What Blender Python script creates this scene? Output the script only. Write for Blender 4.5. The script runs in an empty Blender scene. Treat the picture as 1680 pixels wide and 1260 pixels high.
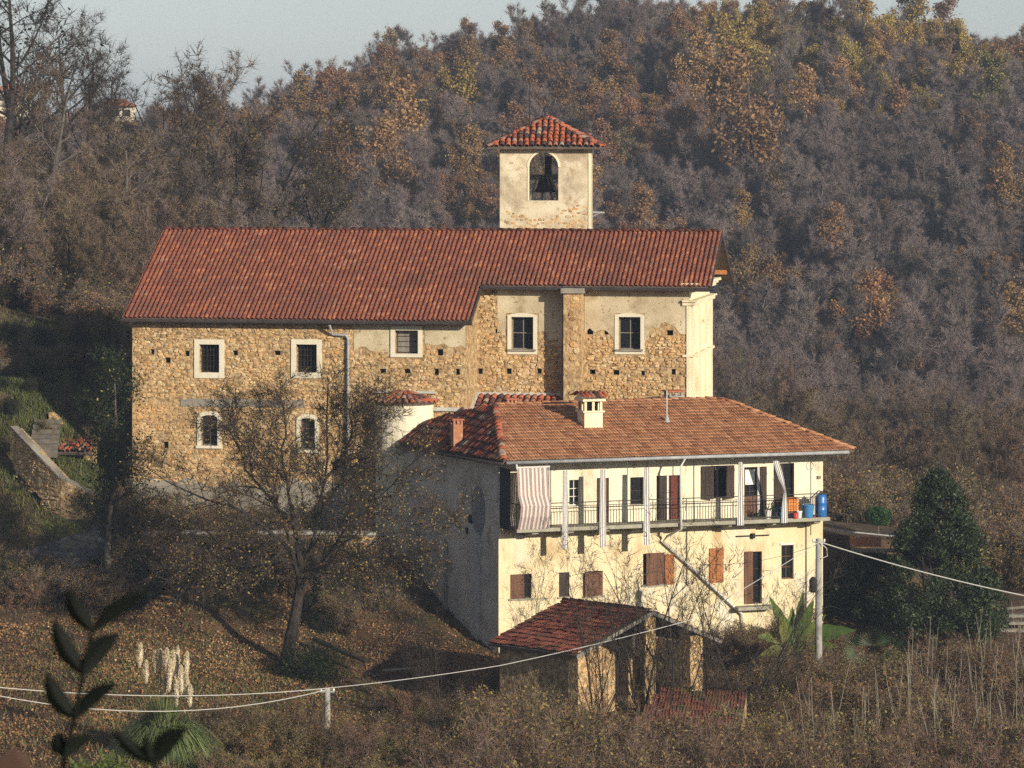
import bpy, math, random
import numpy as np
from mathutils import Vector, Matrix

scene = bpy.context.scene
COL = scene.collection
R = math.radians
random.seed(7)
NR = np.random.default_rng(11)

# ------------------------------------------------------------------ camera
F, YH = 6000.0, 230.0          # focal length in photo pixels, horizon row of the photo
cam_d = bpy.data.cameras.new('camera')
cam = bpy.data.objects.new('camera', cam_d)
COL.objects.link(cam)
cam.location = (0, 0, 0)
cam.rotation_euler = (R(90), 0, 0)
cam_d.sensor_width = 36.0
cam_d.lens = F / 1680 * 36.0
cam_d.shift_y = -(630 - YH) / 1680
cam_d.clip_start = 0.5
cam_d.clip_end = 9000
cam_d.dof.use_dof = True
cam_d.dof.focus_distance = 152
cam_d.dof.aperture_fstop = 10.0
scene.camera = cam

# ------------------------------------------------------------------ light
SUN_EL, SUN_AZ = 16.0, -50.0   # azimuth: angle from +x in the ground plane
sdir = Vector((math.cos(R(SUN_EL)) * math.cos(R(SUN_AZ)), math.cos(R(SUN_EL)) * math.sin(R(SUN_AZ)), math.sin(R(SUN_EL))))
world = bpy.data.worlds.new('World')
scene.world = world
world.use_nodes = True
wn = world.node_tree.nodes
sky = wn.new('ShaderNodeTexSky')
sky.sky_type = 'NISHITA'
sky.sun_disc = False
sky.sun_elevation = R(SUN_EL)
sky.sun_rotation = math.atan2(sdir.x, sdir.y)
sky.altitude = 400
sky.air_density = 1.0
sky.dust_density = 0.7
sky.ozone_density = 2.2
bg = wn['Background']
bg.inputs['Strength'].default_value = 0.088
hs_ = wn.new('ShaderNodeHueSaturation'); hs_.inputs['Saturation'].default_value = 0.5
tint = wn.new('ShaderNodeMixRGB'); tint.blend_type = 'MULTIPLY'; tint.inputs[0].default_value = 1.0; tint.inputs[2].default_value = (.97, .99, 1.05, 1)
world.node_tree.links.new(sky.outputs[0], hs_.inputs['Color'])
world.node_tree.links.new(hs_.outputs[0], tint.inputs[1])
world.node_tree.links.new(tint.outputs[0], bg.inputs[0])
sun_d = bpy.data.lights.new('sun', 'SUN')
sun_d.energy = 5.0
sun_d.angle = R(0.5)
sun_d.color = (1.0, 0.90, 0.75)
sun = bpy.data.objects.new('sun', sun_d)
COL.objects.link(sun)
sun.rotation_euler = (-sdir).to_track_quat('-Z', 'Y').to_euler()
scene.view_settings.view_transform = 'Standard'
scene.view_settings.look = 'None'
scene.view_settings.exposure = 0.25
scene.view_settings.gamma = 1.0
scene.render.engine = 'CYCLES'
scene.cycles.use_denoising = False
scene.cycles.use_adaptive_sampling = True
scene.cycles.adaptive_threshold = 0.03
scene.cycles.adaptive_min_samples = 24
scene.cycles.max_bounces = 4
scene.cycles.diffuse_bounces = 2
scene.cycles.glossy_bounces = 2
scene.cycles.transmission_bounces = 2
scene.cycles.volume_bounces = 0
scene.cycles.transparent_max_bounces = 4
scene.cycles.sample_clamp_indirect = 4.0

# ------------------------------------------------------------------ helpers
def P(px, py, Y):
    """a point of the place seen at photo pixel (px, py), Y metres away"""
    return Vector(((px - 840) * Y / F, Y, (YH - py) * Y / F))

def srgb(r, g, b):
    return tuple(((c / 255 / 12.92) if c / 255 <= 0.04045 else ((c / 255 + 0.055) / 1.055) ** 2.4) for c in (r, g, b))

class MB:
    """collects vertices and faces (world space) for one mesh"""
    def __init__(s):
        s.v, s.f, s.a = [], [], []
    def add(s, vs, fs, var=0.0):
        b = len(s.v)
        s.v.extend([tuple(p) for p in vs])
        s.f.extend([tuple(i + b for i in f) for f in fs])
        s.a.extend([var] * len(vs))
    def hexa(s, c, var=0.0):
        s.add(c, [(0, 3, 2, 1), (4, 5, 6, 7), (0, 1, 5, 4), (1, 2, 6, 5), (2, 3, 7, 6), (3, 0, 4, 7)], var)
    def box(s, lo, hi, var=0.0):
        (a, b, c), (d, e, f) = lo, hi
        s.hexa([(a, b, c), (d, b, c), (d, e, c), (a, e, c), (a, b, f), (d, b, f), (d, e, f), (a, e, f)], var)
    def beam(s, p, q, w, h, var=0.0, up=(0, 0, 1)):
        p, q = Vector(p), Vector(q)
        d = (q - p).normalized()
        x = d.cross(Vector(up))
        if x.length < 1e-4: x = d.cross(Vector((1, 0, 0)))
        x.normalize()
        z = x.cross(d)
        x, z = x * w / 2, z * h / 2
        s.hexa([p - x - z, p + x - z, q + x - z, q - x - z, p - x + z, p + x + z, q + x + z, q - x + z], var)
    def tube(s, pts, rad, n=6, var=0.0, cap=True):
        pts = [Vector(p) for p in pts]
        if not hasattr(rad, '__len__'): rad = [rad] * len(pts)
        ref = Vector((0.31, 0.17, 0.93)).normalized()
        rings = []
        for i, p in enumerate(pts):
            d = (pts[min(i + 1, len(pts) - 1)] - pts[max(i - 1, 0)])
            d = d.normalized() if d.length > 1e-6 else Vector((0, 0, 1))
            x = d.cross(ref)
            if x.length < 0.05: x = d.cross(Vector((1, 0, 0)))
            x.normalize(); y = d.cross(x)
            rings.append([p + (x * math.cos(2 * math.pi * k / n) + y * math.sin(2 * math.pi * k / n)) * rad[i] for k in range(n)])
        fs = []
        for i in range(len(pts) - 1):
            for k in range(n):
                a, b = i * n + k, i * n + (k + 1) % n
                fs.append((a, b, b + n, a + n))
        if cap:
            fs.append(tuple(range(n))[::-1]); fs.append(tuple((len(pts) - 1) * n + k for k in range(n)))
        s.add([p for r in rings for p in r], fs, var)
    def lathe(s, c, prof, n=16, var=0.0, caps=True):
        c = Vector(c)
        vs = [c + Vector((r * math.cos(2 * math.pi * k / n), r * math.sin(2 * math.pi * k / n), z)) for r, z in prof for k in range(n)]
        fs = []
        for i in range(len(prof) - 1):
            for k in range(n):
                a, b = i * n + k, i * n + (k + 1) % n
                fs.append((a, b, b + n, a + n))
        if caps:
            fs.append(tuple(range(n))[::-1]); fs.append(tuple((len(prof) - 1) * n + k for k in range(n)))
        s.add(vs, fs, var)
    def prism(s, poly, ext, var=0.0):
        n = len(poly); ext = Vector(ext)
        vs = [Vector(p) for p in poly]; vs += [p + ext for p in vs]
        s.add(vs, [tuple(range(n))[::-1], tuple(range(n, 2 * n))] + [(i, (i + 1) % n, (i + 1) % n + n, i + n) for i in range(n)], var)
    def mesh(s, name, mat=None, smooth=False):
        me = bpy.data.meshes.new(name)
        me.from_pydata(s.v, [], s.f)
        at = me.attributes.new('var', 'FLOAT', 'POINT')
        at.data.foreach_set('value', np.array(s.a, dtype=np.float32))
        if mat: me.materials.append(mat)
        if smooth: me.polygons.foreach_set('use_smooth', [True] * len(me.polygons))
        me.update()
        return me

def soup(name, V, mat, var=None, k=3):
    """V (n,k,3): n separate triangles or quads as one mesh; var one number per face"""
    V = np.asarray(V, dtype=np.float32)
    n = V.shape[0]
    me = bpy.data.meshes.new(name)
    me.vertices.add(n * k)
    me.vertices.foreach_set('co', V.reshape(-1))
    me.loops.add(n * k)
    me.loops.foreach_set('vertex_index', np.arange(n * k, dtype=np.int32))
    me.polygons.add(n)
    me.polygons.foreach_set('loop_start', np.arange(0, n * k, k, dtype=np.int32))
    me.update(calc_edges=True)
    at = me.attributes.new('var', 'FLOAT', 'POINT')
    if var is None: var = NR.random(n)
    at.data.foreach_set('value', np.repeat(np.asarray(var, dtype=np.float32), k))
    if mat: me.materials.append(mat)
    return me

def link(name, me, parent=None, **props):
    o = bpy.data.objects.new(name, me)
    COL.objects.link(o)
    if parent is not None:
        o.parent = parent
        o.matrix_parent_inverse = Matrix.Translation(-wloc(parent))
    for k, v in props.items(): o[k] = v
    return o

def wloc(o):
    return Vector(o.get('_base', (0, 0, 0))) if o.type == 'EMPTY' else Vector((0, 0, 0))

def part(name, mb, mat, parent, smooth=False, **props):
    return link(name, mb.mesh(name, mat, smooth), parent, **props)

def thing(name, label, cat, loc=(0, 0, 0), group=None):
    o = bpy.data.objects.new(name, None)
    COL.objects.link(o)
    o.location = loc
    o.empty_display_size = 0.2
    o['_base'] = tuple(loc)
    o['label'] = label; o['category'] = cat
    if group: o['group'] = group
    return o

def solo(name, mb_or_me, mat, label, cat, group=None, smooth=False):
    me = mb_or_me.mesh(name, mat, smooth) if isinstance(mb_or_me, MB) else mb_or_me
    o = link(name, me)
    o['label'] = label; o['category'] = cat
    if group: o['group'] = group
    return o

def clone(root, loc=None, rz=0.0, sc=1.0, label=None):
    r = root.copy(); COL.objects.link(r)
    if loc is not None: r.location = loc
    r.rotation_euler = (0, 0, rz); r.scale = (sc, sc, sc)
    if label: r['label'] = label
    for ch in root.children:
        c = ch.copy(); COL.objects.link(c); c.parent = r
        for g in ch.children:
            d = g.copy(); COL.objects.link(d); d.parent = c
    return r

# ------------------------------------------------------------------ materials
def ramp_set(node, stops):
    cr = node.color_ramp
    while len(cr.elements) > 1: cr.elements.remove(cr.elements[-1])
    cr.elements[0].position = stops[0][0]; cr.elements[0].color = (*stops[0][1], 1)
    for p, c in stops[1:]:
        e = cr.elements.new(p); e.color = (*c, 1)

def mat(name, stops, rough=0.9, mode='noise', scale=1.0, detail=4, mix=None, bump=0.0, bscale=20.0, spec=0.2, coord='Object', stretch=None, trans=0.0, metal=0.0, obj_rand=0.0, wave=None):
    """stops: colour ramp [(pos,(r,g,b))..] driven by noise, by the 'var' attribute plus the object's random number, or by both.
    mix = (colour, noise scale, lo, hi): a second colour in patches"""
    m = bpy.data.materials.new(name)
    m.use_nodes = True
    nt = m.node_tree; N = nt.nodes; L = nt.links
    bs = N['Principled BSDF']
    bs.inputs['Roughness'].default_value = rough
    bs.inputs['Metallic'].default_value = metal
    bs.inputs['Specular IOR Level'].default_value = spec
    tc = N.new('ShaderNodeTexCoord')
    if coord == 'World':
        vec = N.new('ShaderNodeNewGeometry').outputs['Position']
    else:
        vec = tc.outputs[coord]
    if stretch:
        mp = N.new('ShaderNodeMapping'); mp.inputs['Scale'].default_value = stretch
        L.new(vec, mp.inputs[0]); vec = mp.outputs[0]
    rp = N.new('ShaderNodeValToRGB')
    if isinstance(stops[0], (int, float)): stops = [(0, tuple(stops))]
    ramp_set(rp, stops)
    nz = N.new('ShaderNodeTexNoise'); nz.inputs['Scale'].default_value = scale; nz.inputs['Detail'].default_value = detail
    L.new(vec, nz.inputs['Vector'])
    if mode == 'noise':
        fac = nz.outputs['Fac']
    else:
        at = N.new('ShaderNodeAttribute'); at.attribute_name = 'var'
        oi = N.new('ShaderNodeObjectInfo')
        a = N.new('ShaderNodeMath'); a.operation = 'ADD'
        L.new(at.outputs['Fac'], a.inputs[0])
        if mode == 'var':
            a.inputs[1].default_value = 0
        else:
            L.new(oi.outputs['Random'], a.inputs[1])
        fr = N.new('ShaderNodeMath'); fr.operation = 'FRACT'
        L.new(a.outputs[0], fr.inputs[0]); fac = fr.outputs[0]
        if mode == 'var+noise':
            ad = N.new('ShaderNodeMath'); ad.operation = 'MULTIPLY_ADD'
            L.new(nz.outputs['Fac'], ad.inputs[0]); ad.inputs[1].default_value = 0.8; ad.inputs[2].default_value = -0.4
            a2 = N.new('ShaderNodeMath'); a2.operation = 'ADD'; L.new(at.outputs['Fac'], a2.inputs[0]); L.new(ad.outputs[0], a2.inputs[1]); fac = a2.outputs[0]
    L.new(fac, rp.inputs[0])
    out = rp.outputs[0]
    if mix:
        mixes = mix if isinstance(mix, list) else [mix]
        for (c, sc_, lo, hi) in mixes:
            n2 = N.new('ShaderNodeTexNoise'); n2.inputs['Scale'].default_value = sc_; n2.inputs['Detail'].default_value = 5; n2.inputs['Roughness'].default_value = 0.62
            L.new(vec, n2.inputs['Vector'])
            mr = N.new('ShaderNodeMapRange'); mr.inputs[1].default_value = lo; mr.inputs[2].default_value = hi
            L.new(n2.outputs['Fac'], mr.inputs[0])
            mx = N.new('ShaderNodeMixRGB'); L.new(mr.outputs[0], mx.inputs[0]); L.new(out, mx.inputs[1]); mx.inputs[2].default_value = (*c, 1)
            out = mx.outputs[0]
    if obj_rand:
        oi = N.new('ShaderNodeObjectInfo')
        hs = N.new('ShaderNodeHueSaturation')
        mr = N.new('ShaderNodeMapRange'); mr.inputs[3].default_value = 1 - obj_rand; mr.inputs[4].default_value = 1 + obj_rand
        L.new(oi.outputs['Random'], mr.inputs[0]); L.new(mr.outputs[0], hs.inputs['Value']); L.new(out, hs.inputs['Color'])
        m2 = N.new('ShaderNodeMath'); m2.operation = 'MULTIPLY'; m2.inputs[1].default_value = 7.31
        L.new(oi.outputs['Random'], m2.inputs[0])
        m3 = N.new('ShaderNodeMath'); m3.operation = 'FRACT'; L.new(m2.outputs[0], m3.inputs[0])
        m4 = N.new('ShaderNodeMapRange'); m4.inputs[3].default_value = 0.485; m4.inputs[4].default_value = 0.515
        L.new(m3.outputs[0], m4.inputs[0]); L.new(m4.outputs[0], hs.inputs['Hue'])
        out = hs.outputs[0]
    L.new(out, bs.inputs['Base Color'])
    if bump:
        nb = N.new('ShaderNodeTexNoise'); nb.inputs['Scale'].default_value = bscale; nb.inputs['Detail'].default_value = 5
        L.new(vec, nb.inputs['Vector'])
        bp = N.new('ShaderNodeBump'); bp.inputs['Strength'].default_value = 1.0; bp.inputs['Distance'].default_value = bump
        L.new(nb.outputs['Fac'], bp.inputs['Height']); L.new(bp.outputs[0], bs.inputs['Normal'])
    if trans:
        tr = N.new('ShaderNodeBsdfTranslucent'); L.new(out, tr.inputs[0])
        ms = N.new('ShaderNodeMixShader'); ms.inputs[0].default_value = trans
        L.new(bs.outputs[0], ms.inputs[1]); L.new(tr.outputs[0], ms.inputs[2])
        L.new(ms.outputs[0], N['Material Output'].inputs[0])
    return m

M = {}
M['tile_red'] = mat('tile_red', [(0, (.16, .052, .032)), (.4, (.20, .065, .038)), (.85, (.24, .082, .046)), (.95, (.34, .12, .045)), (1, (.27, .13, .085))], mode='rand', rough=.85, coord='World', mix=[((.13, .052, .036), .35, .5, .7), ((.12, .085, .06), 1.5, .6, .75)])
M['tile_old'] = mat('tile_old', [(0, (.05, .032, .03)), (.22, (.12, .045, .035)), (.35, (.30, .075, .035)), (.7, (.38, .11, .05)), (.9, (.24, .14, .10)), (1, (.30, .23, .17))], mode='rand', rough=.9, mix=((.05, .04, .035), 2.2, .55, .75))
M['tile_flat'] = mat('tile_flat', [(0, (.28, .12, .055)), (.5, (.38, .175, .085)), (1, (.46, .235, .12))], mode='rand', rough=.85, mix=[((.24, .085, .045), .35, .58, .72), ((.20, .13, .07), 1.4, .58, .8)])
M['tile_dark'] = mat('tile_dark', [(0, (.09, .03, .022)), (.5, (.16, .048, .032)), (1, (.24, .075, .045))], mode='rand', rough=.9, coord='World', mix=[((.10, .085, .035), .6, .55, .7), ((.08, .055, .035), 2.5, .55, .7)])
M['tile_moss'] = mat('tile_moss', [(0, (.10, .04, .028)), (.5, (.17, .06, .04)), (1, (.22, .085, .05))], mode='rand', rough=.95, coord='World', mix=[((.11, .10, .04), .8, .5, .62), ((.08, .06, .04), 2.5, .54, .68)])
M['mortar'] = mat('mortar', [(.3, (.22, .14, .068)), (.5, (.40, .27, .13)), (.68, (.60, .45, .26))], scale=5, detail=10, mix=[((.17, .11, .055), 3.0, .55, .68), ((.50, .31, .14), .4, .52, .7)], bump=.08, bscale=7)
M['stone'] = mat('stone', [(0, (.28, .16, .07)), (.2, (.50, .32, .14)), (.45, (.62, .42, .195)), (.62, (.58, .32, .13)), (.8, (.70, .53, .29)), (.92, (.48, .36, .21)), (1, (.33, .195, .095))], mode='rand', rough=.95, coord='World', mix=[((.20, .145, .085), 6, .5, .8), ((.30, .20, .11), .42, .52, .66), ((.52, .45, .33), .6, .60, .72)], bump=.015, bscale=25)
M['plaster_old'] = mat('plaster_old', [(.3, (.42, .34, .21)), (.55, (.55, .46, .30)), (.7, (.62, .53, .36))], scale=1.1, detail=8, mix=[((.33, .24, .13), .8, .52, .68), ((.24, .17, .09), 5, .6, .68)], bump=.01, bscale=14)
M['plaster_tower'] = mat('plaster_tower', [(.3, (.46, .38, .25)), (.5, (.60, .51, .35)), (.7, (.68, .60, .44))], scale=1.6, detail=8, mix=[((.34, .27, .18), .55, .50, .64), ((.36, .26, .15), 3.5, .56, .7)], bump=.01, bscale=14)
M['plaster_base'] = mat('plaster_base', [(.3, (.20, .18, .145)), (.7, (.32, .285, .23))], scale=1.4, detail=8, mix=((.13, .11, .08), .8, .52, .7), bump=.01)  # grey render, darkened to carry the farmhouse's shadow on the wall foot
M['cream'] = mat('cream', [(.3, (.68, .58, .38)), (.6, (.78, .69, .48))], scale=1.2, detail=8, stretch=(1, 1, .5), mix=[((.50, .40, .25), .9, .55, .74), ((.36, .29, .19), 3, .6, .72)], bump=.006)
M['white_wall'] = mat('white_wall', [(.3, (.70, .62, .44)), (.7, (.78, .71, .53))], scale=1.4, detail=7, stretch=(1, 1, .45), mix=[((.52, .43, .28), 1.1, .55, .75), ((.40, .34, .25), 2.6, .62, .72)], bump=.004)
M['yellow_wall'] = mat('yellow_wall', [(.3, (.62, .51, .30)), (.55, (.73, .62, .39)), (.7, (.79, .70, .48))], scale=.9, detail=8, stretch=(1, 1, .5), mix=[((.50, .37, .19), .9, .50, .66), ((.64, .59, .47), .6, .54, .66), ((.34, .27, .18), 2.6, .58, .70)], bump=.006)
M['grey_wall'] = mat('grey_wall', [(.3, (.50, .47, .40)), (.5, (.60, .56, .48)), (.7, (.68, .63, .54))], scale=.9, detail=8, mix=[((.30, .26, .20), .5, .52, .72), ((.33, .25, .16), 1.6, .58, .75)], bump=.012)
M['grey_patch'] = mat('grey_patch', [(.3, (.22, .22, .23)), (.7, (.27, .27, .28))], scale=2)
M['frame_cream'] = mat('frame_cream', [(.3, (.64, .58, .43)), (.7, (.72, .66, .51))], scale=2, mix=((.45, .38, .27), 2, .6, .8))
M['flash'] = mat('flash', [(.3, (.40, .38, .33)), (.7, (.55, .53, .47))], scale=3)
M['dark'] = mat('dark', (.012, .011, .010), rough=1.0, spec=0)
M['glass'] = mat('glass', (.012, .013, .014), rough=.12, spec=.5)
M['iron'] = mat('iron', (.03, .028, .026), rough=.6)
M['gutter'] = mat('gutter', [(.3, (.035, .028, .026)), (.7, (.06, .05, .045))], rough=.55, scale=3)
M['zinc'] = mat('zinc', [(.3, (.26, .27, .27)), (.7, (.38, .38, .37))], rough=.5, scale=4)
M['pipe_white'] = mat('pipe_white', [(.3, (.42, .41, .38)), (.7, (.58, .56, .52))], rough=.6, scale=3)
M['wood_dark'] = mat('wood_dark', [(.3, (.035, .025, .02)), (.7, (.07, .05, .038))], scale=6, stretch=(1, 1, .15), rough=.8)
M['wood_brown'] = mat('wood_brown', [(.3, (.10, .05, .03)), (.7, (.17, .085, .05))], scale=6, stretch=(1, 1, .15), rough=.8)
M['wood_orange'] = mat('wood_orange', [(.3, (.30, .11, .035)), (.7, (.42, .17, .055))], scale=6, stretch=(1, 1, .15), rough=.7)
M['wood_grey'] = mat('wood_grey', [(.3, (.16, .145, .12)), (.7, (.26, .24, .2))], scale=6, stretch=(1, 1, .15), rough=.9)
M['paint_white'] = mat('paint_white', (.62, .60, .54), rough=.6)
M['soffit'] = mat('soffit', [(.3, (.10, .075, .055)), (.7, (.17, .13, .10))], scale=3)
M['concrete'] = mat('concrete', [(.3, (.26, .25, .22)), (.7, (.38, .36, .32))], scale=3, detail=7, mix=((.16, .15, .12), 2, .55, .75))
M['slab'] = mat('slab', [(.3, (.26, .24, .18)), (.7, (.36, .34, .26))], scale=3, detail=7)
M['stripe'] = mat('stripe', [(0, (.80, .77, .70)), (.49, (.80, .77, .70)), (.5, (.08, .08, .09)), (1, (.08, .08, .09))], mode='var', rough=.9)
M['stripe'].node_tree.nodes['Color Ramp'].color_ramp.interpolation = 'CONSTANT'
M['stripe2'] = mat('stripe2', [(0, (.62, .55, .49)), (.49, (.62, .55, .49)), (.5, (.33, .235, .21)), (1, (.33, .235, .21))], mode='var', rough=.9)
M['stripe2'].node_tree.nodes['Color Ramp'].color_ramp.interpolation = 'CONSTANT'
M['shaded_cloth'] = mat('shaded_cloth', [(.3, (.035, .035, .04)), (.7, (.06, .058, .06))], scale=5, stretch=(6, 6, .3))  # dark tone also carries the shade on the left-facing side screen
M['blue'] = mat('blue', (.03, .14, .38), rough=.35, spec=.5)
M['blue2'] = mat('blue2', (.05, .20, .42), rough=.4, spec=.5)
M['orange'] = mat('orange', (.70, .22, .02), rough=.5, spec=.4)
M['red'] = mat('red', (.5, .06, .05), rough=.5, spec=.4)
M['white_plastic'] = mat('white_plastic', (.7, .69, .64), rough=.45, spec=.4)
M['terracotta'] = mat('terracotta', (.35, .12, .06), rough=.8)
M['cable'] = mat('cable', (.50, .49, .45), rough=.5)
M['cable_dark'] = mat('cable_dark', (.14, .13, .12), rough=.6)

# ------------------------------------------------------------------ terrain
CP = []
def cp(x, y, z): CP.append((x, y, z))
def cpp(px, py, Y): p = P(px, py, Y); CP.append((p.x, p.y, p.z))
for x in (-70, -25, 0, 25, 70):
    cp(x, 0, -2.2); cp(x, 30, -13); cp(x, 65, -23); cp(x, 95, -25 if x > -20 else -24)
    cp(x, -60, 2)
cpp(265, 1240, 120); cpp(60, 1230, 120); cp(-30, 120, -20); cp(-60, 125, -16)
cpp(537, 1245, 128); cp(2, 122, -23.2); cp(14, 122, -23.2); cp(30, 124, -23); cp(60, 125, -22)
cpp(470, 1097, 145); cpp(250, 1075, 143); cpp(40, 1060, 143); cp(-40, 145, -16.5)
cpp(700, 1085, 147.5); cp(3, 137, -22.8); cp(7, 139, -22.6); cp(13, 144, -22.4); cp(22, 146, -22); cp(45, 148, -21)
cpp(300, 975, 152); cpp(450, 985, 152); cpp(600, 1010, 152.5); cpp(60, 935, 158); cpp(180, 930, 157); cpp(-150, 900, 158)
for px in (250, 330, 450, 550): cpp(px, 893, 157.5); cpp(px, 880, 160)
cp(-3, 160, -18.5); cp(3, 150.5, -21.6); cp(8, 152.5, -21.6); cp(13.5, 154, -21.6); cp(5, 158, -19)
cpp(150, 830, 160); cpp(60, 775, 163); cpp(-60, 760, 165)
cpp(110, 705, 164.5); cpp(20, 680, 165); cpp(0, 610, 168.5); cpp(100, 620, 169.5); cpp(160, 600, 174); cpp(-200, 560, 172)
cpp(150, 500, 195); cpp(20, 480, 200); cpp(250, 440, 205); cpp(-200, 420, 210)
cpp(100, 355, 235); cpp(300, 390, 235); cpp(-100, 320, 240); cpp(60, 325, 275); cpp(-200, 280, 280)
cpp(-800, 300, 200); cpp(-800, 270, 350)
cpp(250, 345, 275); cpp(420, 400, 250); cp(-5, 190, -13.5); cp(4, 180, -16); cp(0, 225, -19)
cpp(1450, 905, 165); cpp(1400, 900, 163); cp(14, 165, -18.6); cpp(1660, 1010, 165); cpp(1650, 955, 178); cpp(1660, 880, 205); cpp(1500, 830, 225)
cpp(1650, 815, 255); cpp(1450, 770, 270); cpp(2200, 700, 230); cp(60, 170, -15)
# valley and wooded hill
for px, z in ((-900, -4), (-300, -6), (0, -10), (300, -16), (600, -22), (900, -25), (1200, -26.5), (1500, -26.5), (1800, -25), (2400, -20)):
    cp((px - 840) * 310 / F, 310, z)
for px, py in ((-900, 190), (-400, 190), (0, 205), (200, 190), (330, 145), (480, 106), (640, 46), (820, 5), (1000, -30), (1200, -35), (1400, -20), (1560, 22), (1680, 52), (1900, 70), (2400, 40)):
    Yr = 450
    zt = (YH - py) * Yr / F - (9.6 if px > 520 else 11.2)
    cp((px - 840) * Yr / F, Yr, zt)
    cp((px - 840) * 520 / F, 560, zt - 16)
for a in (-2500, -1200, -500, 0, 500, 1200, 2500):
    cp(a, 800, -10); cp(a, 1500, -14); cp(a, 4000, -16)
for y in (-400, 0, 150, 310, 450):
    for x in (-400, 400, -1500, 1500): cp(x, y, -6)
CPA = np.array(CP)
def _solve():
    X = CPA[:, :2]; n = len(X)
    D = np.linalg.norm(X[:, None] - X[None], axis=2)
    A = np.zeros((n + 3, n + 3))
    A[:n, :n] = D - np.eye(n) * 0.5
    A[:n, n] = 1; A[:n, n + 1:] = X
    A[n, :n] = 1; A[n + 1:, :n] = X.T
    b = np.zeros(n + 3); b[:n] = CPA[:, 2]
    return np.linalg.solve(A, b)
_W = _solve()
def vnoise(x, y, seed=0):
    xi, yi = np.floor(x).astype(np.int64), np.floor(y).astype(np.int64)
    fx, fy = x - xi, y - yi
    def h(a, b):
        n = (a * 374761393 + b * 668265263 + seed * 974711) & 0x7fffffff
        n = ((n ^ (n >> 13)) * 1274126177) & 0x7fffffff
        return (n & 0xffff) / 65535.0
    fx, fy = fx * fx * (3 - 2 * fx), fy * fy * (3 - 2 * fy)
    return (h(xi, yi) * (1 - fx) + h(xi + 1, yi) * fx) * (1 - fy) + (h(xi, yi + 1) * (1 - fx) + h(xi + 1, yi + 1) * fx) * fy
def height(x, y):
    x = np.atleast_1d(np.asarray(x, float)); y = np.atleast_1d(np.asarray(y, float))
    n = len(CPA); out = np.empty(len(x))
    for i in range(0, len(x), 20000):
        q = np.stack([x[i:i + 20000], y[i:i + 20000]], 1)
        d = np.linalg.norm(q[:, None] - CPA[None, :, :2], axis=2)
        out[i:i + 20000] = d @ _W[:n] + _W[n] + q @ _W[n + 1:]
    out += (vnoise(x * .55, y * .55, 1) - .5) * .35 + (vnoise(x * 1.7, y * 1.7, 2) - .5) * .12
    return out
def H(x, y): return float(height(x, y)[0])
# ------------------------------------------------------------------ ground
def grid_axis(spans):
    out = []
    for a, b, st in spans: out += list(np.arange(a, b, st))
    return np.array(out + [spans[-1][1]])
gx = grid_axis([(-1600, -400, 300), (-400, -100, 50), (-100, -40, 6), (-40, 35, .8), (35, 100, 6), (100, 400, 50), (400, 1600, 300)])
gy = grid_axis([(-400, -40, 60), (-40, 100, 7), (100, 185, .8), (185, 340, 4), (340, 480, 7), (480, 900, 60), (900, 2400, 500)])
GX, GY = np.meshgrid(gx, gy)
GZ = height(GX.ravel(), GY.ravel())
nx = len(gx)
gv = np.stack([GX.ravel(), GY.ravel(), GZ], 1)
gf = [(j * nx + i, j * nx + i + 1, (j + 1) * nx + i + 1, (j + 1) * nx + i) for j in range(len(gy) - 1) for i in range(nx - 1)]
M['ground'] = mat('ground', [(.3, (.055, .035, .02)), (.5, (.10, .062, .034)), (.7, (.15, .088, .045))], scale=1.4, detail=10, rough=1, mix=[((.045, .055, .018), .12, .52, .68), ((.035, .024, .015), .5, .5, .7)], bump=.05, bscale=4)
_g = MB(); _g.v = [tuple(p) for p in gv]; _g.f = gf; _g.a = [0] * len(gv)
link('ground', _g.mesh('ground', M['ground'], True), kind='structure')

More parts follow.
